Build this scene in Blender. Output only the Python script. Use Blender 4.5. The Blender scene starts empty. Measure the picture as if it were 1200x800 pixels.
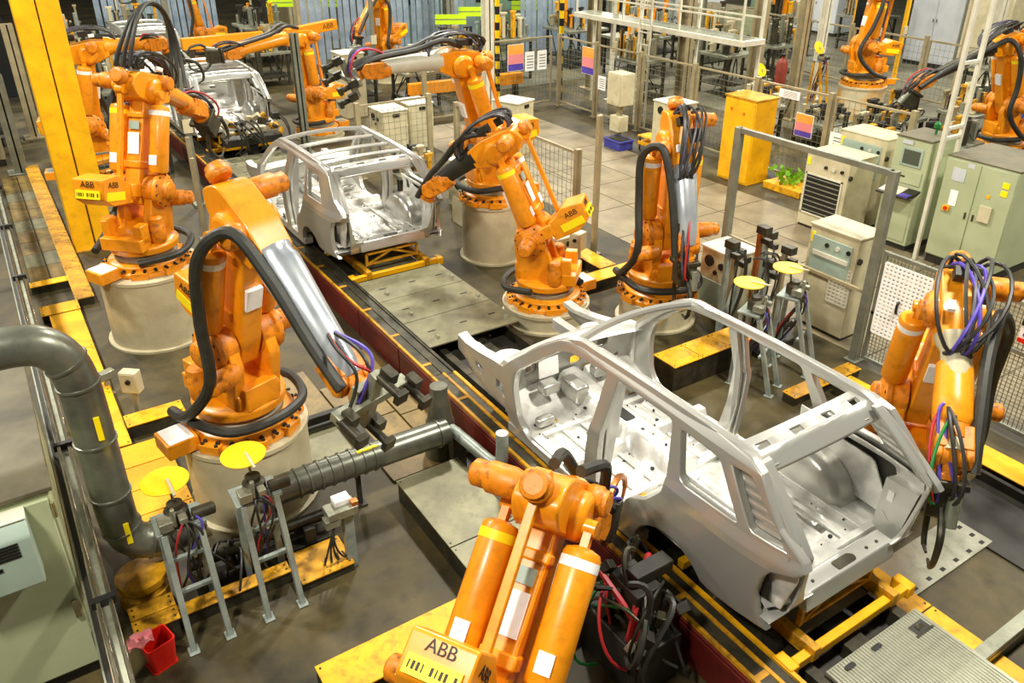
import bpy, bmesh, math, random
from mathutils import Vector, Matrix, Euler
random.seed(7)
R = math.radians
sc = bpy.context.scene
COL = sc.collection
# ------------------------------------------------------------------ camera
cd = bpy.data.cameras.new('camera')
cam = bpy.data.objects.new('camera', cd); COL.objects.link(cam)
cam.location = (0, 0, 5.2); cam.rotation_euler = (R(63), 0, R(-33))
cd.sensor_width = 36; cd.lens = 951 / 1200 * 36; cd.shift_y = -38 / 1200
cd.clip_end = 300
sc.camera = cam
# ------------------------------------------------------------------ light
w = bpy.data.worlds.new('hall'); sc.world = w; w.use_nodes = True
w.node_tree.nodes['Background'].inputs[0].default_value = (1.0, .93, .78, 1)
w.node_tree.nodes['Background'].inputs[1].default_value = .1
def hall_lamp(x, y, e, size=.8, z=8.5):
    l = bpy.data.lights.new('hall_lamp', 'AREA'); l.energy = e; l.size = size; l.color = (1, .95, .83)
    o = bpy.data.objects.new('hall_lamp', l); COL.objects.link(o); o.location = (x, y, z)
for x in (-2.5, 6.5, 15.5, 25):
    for y in (2, 11, 20.5, 31):
        hall_lamp(x, y, 640)
vs = sc.view_settings
vs.view_transform = 'Standard'; vs.look = 'None'; vs.exposure = 0.42; vs.gamma = 1; vs.use_curve_mapping = False

# ------------------------------------------------------------------ materials
def lin(h):
    h = h.lstrip('#'); v = [int(h[i:i+2], 16) / 255 for i in (0, 2, 4)]
    return tuple(c / 12.92 if c <= .04045 else ((c + .055) / 1.055) ** 2.4 for c in v) + (1,)
MATS = {}
def mat(name, c1, c2=None, scale=5., rough=.5, metal=0., bump=0., lo=.38, hi=.68, c3=None, s3=30., amt3=.5, coat=0., emit=0., rvar=0.):
    m = bpy.data.materials.new(name); m.use_nodes = True; MATS[name] = m
    nt = m.node_tree; N = nt.nodes; L = nt.links; b = N['Principled BSDF']
    b.inputs['Roughness'].default_value = rough; b.inputs['Metallic'].default_value = metal
    if coat: b.inputs['Coat Weight'].default_value = coat
    if emit:
        b.inputs['Emission Color'].default_value = lin(c1); b.inputs['Emission Strength'].default_value = emit
    if c2 is None:
        b.inputs['Base Color'].default_value = lin(c1); 
        if not bump: return m
    tc = N.new('ShaderNodeTexCoord')
    def noise(s, d=6):
        n = N.new('ShaderNodeTexNoise'); n.inputs['Scale'].default_value = s; n.inputs['Detail'].default_value = d
        n.inputs['Roughness'].default_value = .62; L.new(tc.outputs['Object'], n.inputs['Vector']); return n
    if c2 is not None:
        n = noise(scale); r = N.new('ShaderNodeValToRGB'); r.color_ramp.elements[0].position = lo; r.color_ramp.elements[1].position = hi
        r.color_ramp.elements[0].color = lin(c1); r.color_ramp.elements[1].color = lin(c2)
        L.new(n.outputs['Fac'], r.inputs['Fac']); out = r.outputs['Color']
        if c3:
            n3 = noise(s3, 8); r3 = N.new('ShaderNodeValToRGB'); r3.color_ramp.elements[0].position = .5; r3.color_ramp.elements[1].position = .72
            r3.color_ramp.elements[1].color = (amt3,) * 3 + (1,); r3.color_ramp.elements[0].color = (0, 0, 0, 1)
            L.new(n3.outputs['Fac'], r3.inputs['Fac'])
            mx = N.new('ShaderNodeMixRGB'); L.new(r3.outputs['Color'], mx.inputs['Fac']); L.new(out, mx.inputs['Color1'])
            mx.inputs['Color2'].default_value = lin(c3); out = mx.outputs['Color']
        L.new(out, b.inputs['Base Color'])
        if rvar:
            mr = N.new('ShaderNodeMapRange'); L.new(n.outputs['Fac'], mr.inputs['Value'])
            mr.inputs['To Min'].default_value = rough - rvar; mr.inputs['To Max'].default_value = rough + rvar
            L.new(mr.outputs['Result'], b.inputs['Roughness'])
    if bump:
        nb = noise(scale * 6); bp = N.new('ShaderNodeBump'); bp.inputs['Strength'].default_value = bump; bp.inputs['Distance'].default_value = .01
        L.new(nb.outputs['Fac'], bp.inputs['Height']); L.new(bp.outputs['Normal'], b.inputs['Normal'])
    return m
mat('floor', '#28230f', '#594d29', .9, .58, 0, .15, c3='#1e190e', s3=3.2, amt3=.7, rvar=.12)
mat('slab', '#736850', '#918467', 1.6, .5, 0, .1, c3='#6d6650', s3=8, amt3=.5)
mat('floor_far', '#5c594c', '#78755f', .8, .45, 0, .1)
mat('orange', '#ea900c', '#f29c14', 3, .34, 0, 0, c3='#8f4c08', s3=9, amt3=.4, coat=.3)
mat('orange_dirty', '#cf7a0c', '#ee8e12', 6, .45, 0, .1, c3='#3c2008', s3=14, amt3=.8)
mat('beige_rust', '#d2952a', '#cabf9d', 1.6, .45, 0, .05, lo=.34, hi=.5, c3='#8d8157', s3=3, amt3=.3)
mat('beige', '#b5ab8b', '#cabf9d', 2.2, .45, 0, .05, c3='#8d8157', s3=3, amt3=.45)
mat('cream', '#bdb492', '#cdc4a2', 3, .42, 0, 0, c3='#8d8560', s3=5, amt3=.4)
mat('sleeve', '#3a3842', '#57545f', 8, .4)
mat('yellow', '#e8a804', '#fdbe0a', 2, .42, 0, .03, c3='#a87408', s3=6, amt3=.4)
mat('yellow_worn', '#d89a06', '#f4b40a', 3, .5, 0, .15, c3='#6d4c0c', s3=9, amt3=.75)
mat('yellow_dirty', '#a8780c', '#dfa210', 4, .55, 0, .15, c3='#3d2f12', s3=11, amt3=.85)
mat('yellow_pure', '#f6cd06', '#fdd80c', 4, .4)
mat('dark', '#1d1b15', '#2e2b22', 6, .55, 0, .1)
mat('dark_steel', '#35332a', '#56513f', 5, .42, .5, .1, c3='#1c1a14', s3=12, amt3=.6)
mat('rubber', '#23231e', '#34332b', 8, .5)
mat('red_skirt', '#4d0f0a', '#701810', 2.5, .5, 0, .05, c3='#1d0a07', s3=5, amt3=.7)
mat('red_dull', '#8e3626', '#a8452f', 4, .5)
mat('red', '#c81408', '#e0220e', 4, .4)
mat('body', '#bcbcb5', rough=.28, metal=.6)
mat('body_in', '#c4c4be', '#e6e5df', 3.5, .33, .35, .1, c3='#a0a09a', s3=8, amt3=.45)
mat('galv', '#8d907f', '#a9ab97', 4, .38, .55, .05, c3='#66675a', s3=9, amt3=.5)
mat('steel_plate', '#a6a795', '#bfbfae', 3, .33, .55, .08, c3='#75745f', s3=9, amt3=.5)
mat('plate_dull', '#6d6a52', '#8a8668', 2.5, .45, .25, .1, c3='#4c4a36', s3=7, amt3=.5)
mat('plate_brown', '#6b5931', '#8f7740', 3, .45, .1, .1, c3='#46381d', s3=7, amt3=.6)
mat('chrome', '#b9b199', '#d8d0b8', 6, .16, 1)
mat('silver', '#a9b2ba', '#ccd3d8', 3, .26, .55)
mat('duct', '#62645a', '#7f8172', 2.5, .33, .55, .05, c3='#45463d', s3=6, amt3=.5)
mat('stand', '#8b9690', '#a7b0a6', 4, .42, .3, 0, c3='#5f665e', s3=10, amt3=.5)
mat('green_cab', '#a5ad88', '#b6bd98', 2, .42, 0, .02, c3='#8e9573', s3=4, amt3=.35)
mat('green_top', '#554f3a', '#6b644b', 2, .6, 0, .05, c3='#453f2c', s3=5, amt3=.5)
mat('cool_cab', '#93a699', '#a4b5a5', 2, .4)
mat('post', '#77796a', '#8f9180', 3, .42, .35, 0, c3='#5b5c50', s3=8, amt3=.4)
mat('post_warm', '#8d8264', '#a89b78', 3, .45, .1)
mat('white', '#c9c5b0', '#dad6c3', 4, .4)
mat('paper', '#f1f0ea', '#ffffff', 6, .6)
mat('grey_white', '#b9bec2', '#c9cdd0', 2, .45)
mat('black', '#0d0d0c', rough=.5)
mat('ink', '#2b1508', rough=.6)
mat('label_yellow', '#fbe30a', rough=.5)
mat('purple', '#4a3aa0', '#6350bd', 8, .45)
mat('green_wire', '#1e7a34', rough=.45)
mat('red_wire', '#b0262a', rough=.45)
mat('blue', '#30328a', '#44479e', 5, .5)
mat('curtain', '#7f8f9f', '#a3b3c2', 2, .3, .1)
mat('teal_wall', '#6f8f78', '#84a389', 2, .5)
mat('hivis', '#c9ee10', rough=.5)
mat('plant', '#5f9a12', '#86b81c', 8, .6)
mat('poster_o', '#f2a23a', '#f6b95a', 3, .6)
mat('poster_p', '#e58b8f', rough=.6)
mat('mirror_dark', '#1c2022', rough=.15)
mat('screen', '#4d5348', rough=.2)
mat('wall', '#6f736b', '#858a80', .6, .7)
mat('copper', '#b06a35', '#c98550', 8, .35, .8)

# ------------------------------------------------------------------ mesh builder
def frame(z, up=(0, 0, 1)):
    z = Vector(z).normalized(); u = Vector(up)
    if abs(z.dot(u)) > .98: u = Vector((1, 0, 0))
    x = u.cross(z).normalized(); y = z.cross(x)
    return x, y, z
class MB:
    def __init__(s): s.v = []; s.f = []
    def add(s, vs, fs, M=None):
        o = len(s.v)
        for p in vs: s.v.append(tuple(M @ Vector(p)) if M is not None else tuple(p))
        s.f += [tuple(i + o for i in f) for f in fs]; return s
    def box(s, c, d, M=None, rot=None):
        x, y, z = (k / 2 for k in d); vs = [(sx * x, sy * y, sz * z) for sx in (-1, 1) for sy in (-1, 1) for sz in (-1, 1)]
        if rot is not None: vs = [tuple(rot @ Vector(p)) for p in vs]
        vs = [(p[0] + c[0], p[1] + c[1], p[2] + c[2]) for p in vs]
        return s.add(vs, [(0, 1, 3, 2), (4, 6, 7, 5), (0, 4, 5, 1), (2, 3, 7, 6), (0, 2, 6, 4), (1, 5, 7, 3)], M)
    def b2(s, a, b, M=None):
        return s.box([(a[i] + b[i]) / 2 for i in range(3)], [abs(b[i] - a[i]) for i in range(3)], M)
    def bar(s, p, q, wd, h=None, M=None, up=(0, 0, 1)):
        p = Vector(p); q = Vector(q); h = h or wd; x, y, z = frame(q - p, up); x = x * wd / 2; y = y * h / 2
        vs = [p + x * a + y * b for a, b in ((-1, -1), (1, -1), (1, 1), (-1, 1))] + [q + x * a + y * b for a, b in ((-1, -1), (1, -1), (1, 1), (-1, 1))]
        return s.add(vs, [(3, 2, 1, 0), (4, 5, 6, 7), (0, 1, 5, 4), (1, 2, 6, 5), (2, 3, 7, 6), (3, 0, 4, 7)], M)
    def cyl(s, p, q, r, r2=None, n=16, M=None, caps=True):
        p = Vector(p); q = Vector(q); r2 = r if r2 is None else r2; x, y, z = frame(q - p); vs = []
        for c, rr in ((p, r), (q, r2)):
            for i in range(n):
                a = 2 * math.pi * i / n; vs.append(c + x * math.cos(a) * rr + y * math.sin(a) * rr)
        fs = [(i, (i + 1) % n, n + (i + 1) % n, n + i) for i in range(n)]
        if caps: fs += [tuple(range(n - 1, -1, -1)), tuple(range(n, 2 * n))]
        return s.add(vs, fs, M)
    def turn(s, p, axis, prof, n=20, M=None):
        """lathe: prof = [(dist along axis, radius)]"""
        p = Vector(p); x, y, z = frame(axis); vs = []; m = len(prof)
        for h, r in prof:
            for i in range(n):
                a = 2 * math.pi * i / n; vs.append(p + z * h + x * math.cos(a) * r + y * math.sin(a) * r)
        fs = [(k * n + i, k * n + (i + 1) % n, (k + 1) * n + (i + 1) % n, (k + 1) * n + i) for k in range(m - 1) for i in range(n)]
        fs += [tuple(range(n - 1, -1, -1)), tuple((m - 1) * n + i for i in range(n))]
        return s.add(vs, fs, M)
    def tube(s, pts, r, n=8, M=None, r_end=None):
        pts = [Vector(p) for p in pts]; m = len(pts); vs = []; px = None
        for k, p in enumerate(pts):
            t = (pts[min(k + 1, m - 1)] - pts[max(k - 1, 0)])
            if px is None: px, py, _ = frame(t)
            else:
                z = t.normalized(); px = (px - z * px.dot(z)).normalized(); py = z.cross(px)
            rr = r if r_end is None else r + (r_end - r) * k / (m - 1)
            for i in range(n):
                a = 2 * math.pi * i / n; vs.append(p + px * math.cos(a) * rr + py * math.sin(a) * rr)
        fs = [(k * n + i, k * n + (i + 1) % n, (k + 1) * n + (i + 1) % n, (k + 1) * n + i) for k in range(m - 1) for i in range(n)]
        fs += [tuple(range(n - 1, -1, -1)), tuple((m - 1) * n + i for i in range(n))]
        return s.add(vs, fs, M)
    def prism(s, poly, d0, d1, M=None, ax='y'):
        """poly of 2d points extruded along an axis: y -> (u, d, v), x -> (d, u, v), z -> (u, v, d)"""
        g = {'y': lambda u, v, d: (u, d, v), 'x': lambda u, v, d: (d, u, v), 'z': lambda u, v, d: (u, v, d)}[ax]
        n = len(poly); vs = [g(u, v, d0) for u, v in poly] + [g(u, v, d1) for u, v in poly]
        return s.add(vs, [tuple(range(n)), tuple(range(2 * n - 1, n - 1, -1))] + [(i, n + i, n + (i + 1) % n, (i + 1) % n) for i in range(n)], M)
    def mesh(s, name, ang=38):
        me = bpy.data.meshes.new(name); me.from_pydata(s.v, [], s.f)
        bm = bmesh.new(); bm.from_mesh(me); bmesh.ops.recalc_face_normals(bm, faces=bm.faces); bm.to_mesh(me); bm.free()
        return finish(me, ang)
    def build(s, name, m, parent=None, bevel=0., ang=38, M=None):
        return obj(name, s.mesh(name, ang), m, parent, bevel, M)
def finish(me, ang=38):
    me.polygons.foreach_set('use_smooth', [True] * len(me.polygons)); me.set_sharp_from_angle(angle=R(ang)); me.update(); return me
def obj(name, me, m, parent=None, bevel=0., M=None):
    if m and not me.materials: me.materials.append(MATS[m])
    o = bpy.data.objects.new(name, me); COL.objects.link(o)
    if parent: o.parent = parent
    if M is not None: o.matrix_local = M
    if bevel:
        b = o.modifiers.new('edge', 'BEVEL'); b.width = bevel; b.segments = 2; b.limit_method = 'ANGLE'; b.angle_limit = R(40)
    return o
def tag(o, label, cat, group=None, kind=None):
    if label: o['label'] = label
    if cat: o['category'] = cat
    if group: o['group'] = group
    if kind: o['kind'] = kind
    return o
GROUPS = {'industrial_robot': 'orange robots along the line', 'robot_pedestal': 'robot pedestals', 'car_body': 'car bodies on the line', 'body_carrier': 'yellow body carriers', 'cable_trunking': 'floor cable trunking', 'mesh_fence_panel': 'wire fence panels', 'tip_dresser': 'tip dressers with yellow discs', 'welding_fixture': 'welding fixtures', 'control_cabinet': 'control cabinets', 'robot_controller': 'cream controllers', 'steel_column': 'steel columns', 'poster': 'safety posters', 'notice': 'white notices', 'safety_board': 'lime boards', 'strip_curtain': 'strip curtains', 'vent_cabinet': 'cream vent cabinets', 'fume_duct': 'fume ducts', 'striped_post': 'striped posts', 'sheet_panel': 'white panels on the bench', 'post': 'slim posts', 'junction_box': 'junction boxes', 'orange_beam': 'orange beams'}
def thing(name, label, cat, loc=(0, 0, 0), rz=0., group=None):
    group = group or GROUPS.get(name)
    o = bpy.data.objects.new(name, None); o.empty_display_size = .1; COL.objects.link(o); o.location = loc; o.rotation_euler = (0, 0, R(rz))
    return tag(o, label, cat, group)
def struct(o): o['kind'] = 'structure'; return o
def stuff(o): o['kind'] = 'stuff'; return o
def copy_tree(o, parent=None):
    c = o.copy(); COL.objects.link(c)
    if parent: c.parent = parent
    for ch in list(o.children): copy_tree(ch, c)
    return c
def bez(p0, p1, p2, p3, n=12):
    p0, p1, p2, p3 = map(Vector, (p0, p1, p2, p3)); out = []
    for i in range(n + 1):
        t = i / n; u = 1 - t; out.append(p0 * u ** 3 + p1 * 3 * u * u * t + p2 * 3 * u * t * t + p3 * t ** 3)
    return out
def spline(pts, n=6):
    P = [Vector(p) for p in pts]; out = []
    for i in range(len(P) - 1):
        a = P[max(i - 1, 0)]; b = P[i]; c = P[i + 1]; d = P[min(i + 2, len(P) - 1)]
        for k in range(n):
            t = k / n; out.append(.5 * ((2 * b) + (c - a) * t + (2 * a - 5 * b + 4 * c - d) * t * t + (3 * b - a - 3 * c + d) * t ** 3))
    out.append(P[-1]); return out
def text_mesh(txt, size, depth=.0015):
    cu = bpy.data.curves.new('lettering', 'FONT'); cu.body = txt; cu.size = size; cu.extrude = depth; cu.align_x = 'CENTER'; cu.align_y = 'CENTER'
    o = bpy.data.objects.new('lettering', cu); COL.objects.link(o)
    dg = bpy.context.evaluated_depsgraph_get(); me = bpy.data.meshes.new_from_object(o.evaluated_get(dg))
    bpy.data.objects.remove(o); bpy.data.curves.remove(cu); return me
def lettering(txt, size, m, parent, M, name='lettering'):
    me = text_mesh(txt, size); me.materials.clear(); return obj(name, me, m, parent, 0, M)
def rounded(pts, r, n=4):
    """round the corners of a polygon; r is a number or a list"""
    out = []; m = len(pts)
    for i in range(m):
        p = Vector(pts[i]).to_2d(); a = Vector(pts[i - 1]).to_2d(); b = Vector(pts[(i + 1) % m]).to_2d(); rr = r[i] if isinstance(r, (list, tuple)) else r
        if rr <= 0: out.append(tuple(p)); continue
        da = (a - p); db = (b - p); k = min(rr, da.length * .45, db.length * .45); pa = p + da.normalized() * k; pb = p + db.normalized() * k
        for j in range(n + 1):
            t = j / n; q = pa * (1 - t) ** 2 + p * 2 * t * (1 - t) + pb * t * t; out.append((q.x, q.y))
    return out
def sheet(outer, holes=(), ext=.012, bev=.006, cuts_u=(), cuts_v=()):
    """flat sheet with holes as a mesh in (u, v, w), cut along u and v lines so that it can be bent"""
    cu = bpy.data.curves.new('sheet', 'CURVE'); cu.dimensions = '2D'; cu.fill_mode = 'BOTH'; cu.extrude = ext; cu.bevel_depth = bev; cu.bevel_resolution = 1
    for loop in [outer] + list(holes):
        s = cu.splines.new('POLY'); s.points.add(len(loop) - 1); s.use_cyclic_u = True
        for p, q in zip(s.points, loop): p.co = (q[0], q[1], 0, 1)
    o = bpy.data.objects.new('sheet', cu); COL.objects.link(o); dg = bpy.context.evaluated_depsgraph_get()
    me = bpy.data.meshes.new_from_object(o.evaluated_get(dg)); bpy.data.objects.remove(o); bpy.data.curves.remove(cu); me.materials.clear()
    bm = bmesh.new(); bm.from_mesh(me); bmesh.ops.remove_doubles(bm, verts=bm.verts, dist=.0002)
    for cuts, nrm in ((cuts_u, (1, 0, 0)), (cuts_v, (0, 1, 0))):
        for c in cuts:
            co = (c, 0, 0) if nrm[0] else (0, c, 0)
            bmesh.ops.bisect_plane(bm, geom=list(bm.verts) + list(bm.edges) + list(bm.faces), plane_co=co, plane_no=nrm, dist=.0005)
    bm.to_mesh(me); bm.free(); return me
def remap(me, fn):
    for v in me.vertices: v.co = fn(*v.co)
    bm = bmesh.new(); bm.from_mesh(me); bmesh.ops.recalc_face_normals(bm, faces=bm.faces); bm.to_mesh(me); bm.free()
    return finish(me, 40)
def frange(a, b, d):
    n = int(round((b - a) / d)); return [a + (b - a) * i / n for i in range(n + 1)]
# ================================================================== setting
fl = struct(MB().b2((-14, -8, -.3), (56, 62, 0)).build('floor', 'floor'))
me_slab = MB().b2((-.59, -.59, 0), (.59, .59, .006)).mesh('slab')
for i in range(3):
    for j in range(13):
        obj('slab', me_slab, 'slab', fl, .004, Matrix.Translation((9.12 + 1.2 * i, 3.2 + 1.2 * j, 0)))
me_far = MB().b2((-1.98, -1.98, 0), (1.98, 1.98, .004)).mesh('slab')
for i in range(9):
    for j in range(9):
        if 9 + 4 * j < 21 and i < 2 or i < 1: continue
        obj('slab', me_far, 'floor_far', fl, 0, Matrix.Translation((10.8 + 4 * i, 10.9 + 4 * j, 0)))
struct(MB().b2((-14, 62, 0), (56, 62.3, 10)).build('wall_back', 'wall'))
struct(MB().b2((56, -8, 0), (56.3, 62, 10)).build('wall_right', 'wall'))

# ---- kerbs: dark trunking with yellow tread plates
def kerb(name, label, x0, x1, y0, y1, h=.12, m='yellow_worn', seg=1.1, z0=0., cat='cable trunking', over=.015, group=None):
    t = thing(name, label, cat, ((x0 + x1) / 2, (y0 + y1) / 2, z0), 0, group)
    dx, dy = x1 - x0, y1 - y0
    MB().box((0, 0, (h - .012) / 2), (dx - .02, dy - .02, h - .012)).build('trunking', 'dark_steel', t)
    alongy = dy > dx; L = dy if alongy else dx; n = max(1, round(L / seg)); s = L / n
    sz = (dx + over, s - .012, .014) if alongy else (s - .012, dy + over, .014)
    me = MB().box((0, 0, 0), sz).mesh('cover_plate'); mbolt = MB()
    for k in range(n):
        c = -L / 2 + s * (k + .5); p = (0, c, h - .004) if alongy else (c, 0, h - .004)
        obj('cover_plate', me, m, t, .003, Matrix.Translation(p))
        for a in (-1, 1):
            for b in (-1, 1):
                q = (p[0] + a * (sz[0] / 2 - .03), p[1] + b * (sz[1] / 2 - .04)); mbolt.cyl((q[0], q[1], h), (q[0], q[1], h + .008), .009, n=6)
    stuff(mbolt.build('bolts', 'dark_steel', t))
    return t
kerb('cable_trunking', 'long yellow-topped cable trunking running past the yellow column', .43, .66, 11.95, 19.5, seg=1.3, m='yellow_dirty')
kerb('cable_trunking', 'yellow-topped cable trunking on the floor behind the vertical grey duct', .06, .43, 7.93, 11.6, seg=1.3, m='yellow')
kerb('cable_trunking', 'wide yellow floor plates left of the robot drum with white plates', .2, .74, 6.3, 7.9, h=.125, seg=.42, m='yellow')
kerb('cable_trunking', 'short yellow-topped trunking crossing in front of beige drum', .44, 1.05, 8.2, 8.44, h=.16, m='yellow_worn')
kerb('cable_trunking', 'short yellow trunking bridge left of the wide beige drum', -.08, .45, 12.72, 12.9, h=.13, m='yellow')
kerb('cable_trunking', 'second short yellow trunking bridge beside the chrome rails', -.04, .45, 11.62, 11.93, h=.13, m='yellow')
kerb('cable_trunking', 'dirty yellow trunking under the tip dresser stands', .22, 1.22, 5.28, 5.4, h=.14, m='yellow_dirty')
kerb('cable_trunking', 'dirty yellow floor box with cables beside tip dresser stands', 1.24, 1.72, 5.12, 5.5, h=.1, m='yellow_dirty', seg=.6)
kerb('cable_trunking', 'stippled yellow-topped trunking behind front robot', 1.02, 2.39, 3.9, 4.24, h=.15, m='yellow_worn', seg=1.5)
kerb('cable_trunking', 'yellow-topped trunking right of the long-legged robot by the aisle post', 6.62, 7.95, 8.38, 8.66, h=.16, m='yellow')
kerb('cable_trunking', 'yellow-topped trunking along the aisle behind small junction box', 7.25, 7.55, 8.7, 11.8, h=.16, m='yellow_worn')
kerb('cable_trunking', 'yellow box trunking seen through the front car body', 5.95, 7.3, 5.72, 6.08, h=.34, m='yellow_worn', seg=.5)
kerb('cable_trunking', 'low yellow trunking under the right-hand tip dresser stands', 6.9, 8.1, 4.74, 4.92, h=.12, m='yellow_dirty', seg=.6)
kerb('cable_trunking', 'yellow-topped trunking below the wire mesh fence', 7.5, 7.82, .2, 4.7, h=.14, m='yellow', seg=1.1)
kerb('cable_trunking', 'yellow-topped kerb along the right side of car line', 5.1, 5.46, .4, 7.4, h=.06, m='yellow_worn', seg=1.6)
kerb('cable_trunking', 'low grey trunking cover beside the red skirt', 2.42, 3.08, 3.62, 5.75, h=.24, m='plate_dull', seg=.95)
kerb('cable_trunking', 'yellow floor plate below thick fume duct next to drum', 1.7, 1.93, 7.2, 7.55, h=.1, m='yellow_dirty', seg=.6)
t = thing('floor_plate_deck', 'row of dark brown floor plates between chrome rails and yellow trunking', 'floor plate', (.15, 16.2, 0))
for k in range(10):
    for x in (-.2, .08): MB().b2((x, -3.0 + .6 * k, 0), (x + .26, -2.42 + .6 * k, .025)).build('plate', ('plate_brown', 'plate_dull', 'plate_brown')[k % 3], t, .004)
# brown floor plates beside the pit frame
t = thing('floor_plate_deck', 'dull brown steel floor plates between robot drum and car line', 'floor plate', (2.75, 7.0, 0))
for k, (x0, x1, y0, y1) in enumerate(((-.25, .3, -1.0, -.45), (-.25, .3, -.43, .1), (-.25, .3, .12, 1.0), (.32, .65, -1.0, .0), (.32, .65, .02, 1.6), (-1.0, -.27, .52, 1.5))):
    MB().b2((x0, y0, 0), (x1, y1, .03)).build('plate', 'plate_brown', t, .004)
t = thing('pit_frame', 'black trunking frame around a square floor pit', 'pit frame', (2.27, 6.95, 0))
m = MB(); m.b2((-.3, .42, 0), (.3, .5, .1)); m.b2((.24, -.5, 0), (.32, .5, .1)); m.b2((-.3, .3, .02), (.24, .34, .07)); m.b2((.14, -.5, .02), (.19, .34, .07))
m.build('frame', 'dark', t, .01); MB().b2((-.32, -.5, .001), (.13, .29, .004)).build('pit_floor', 'plate_dull', t)

# ---- car line
CX = 4.48
cv = thing('floor_conveyor', 'long floor conveyor with dark red side skirts carrying the car bodies', 'conveyor', (CX, 16, 0))
Y0, Y1 = -.6, 18.
MB().b2((-1.0, -16.6, 0), (.62, Y1, .14)).build('bed', 'dark', cv)
me_sk = MB().b2((-.015, .01, 0), (.015, 1.19, .37)).b2((-.022, .01, .3), (-.012, 1.19, .34)).mesh('skirt_panel')
n = 28
for k in range(n):
    y = -16.6 + 1.2 * k
    obj('skirt_panel', me_sk, 'red_skirt', cv, .004, Matrix.Translation((-1.02, y, 0)))
for x, z, mm, wd in ((-1.0, .385, 'yellow_dirty', .03), (-.86, .385, 'yellow_dirty', .03), (-.72, .36, 'yellow_worn', .035), (-.93, .33, 'dark_steel', .1), (-.79, .3, 'dark_steel', .09), (.5, .2, 'dark_steel', .09), (-.5, .2, 'dark_steel', .09), (.0, .18, 'dark_steel', .2)):
    h_ = .03 if z > .35 else .12
    MB().b2((x - wd / 2, -16.6, z - h_ / 2), (x + wd / 2, -9.0, z + h_ / 2)).build('rail', mm, cv); MB().b2((x - wd / 2, -8.99, z - h_ / 2), (x + wd / 2, 18, z + h_ / 2)).build('rail', 'yellow_dirty' if x == -1.0 else 'dark_steel', cv)
me_cl = MB().box((0, 0, 0), (.16, .05, .05)).mesh('clip')
for k in range(40): obj('clip', me_cl, 'dark_steel' if k > 8 else 'yellow_dirty', cv, 0, Matrix.Translation((-.93, -16.2 + .83 * k, .37)))
# plates between the cars
def gap_plates(lab, y0, y1):
    t = thing('line_cover_plate', lab, 'cover plate', (CX - .05, (y0 + y1) / 2, .37)); L = y1 - y0; nn = max(1, round(L / .62)); d = L / nn
    for k in range(nn):
        ya = -L / 2 + d * k; p = MB().b2((-.66, ya + .006, 0), (.62, ya + d - .006, .02)).build('plate', 'plate_dull', t, .003)
        m = MB()
        for x in (-.45, .0, .42): m.box((x, ya + d * .5, .021), (.1, .022, .004))
        stuff(m.build('slots', 'black', p))
        m = MB()
        for x in (-.5, .5): m.prism([(0, 0), (.05, .0), (.05, .035), (.02, .04)], ya + d * .2, ya + d * .2 + .05, Matrix.Translation((x, 0, .018)))
        m.build('locator', 'steel_plate', p)
    return t
gap_plates('row of grey steel cover plates on the line between two cars', 7.6, 9.75)
gap_plates('grey steel cover plates behind the middle car', 15.3, 16.8)
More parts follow.
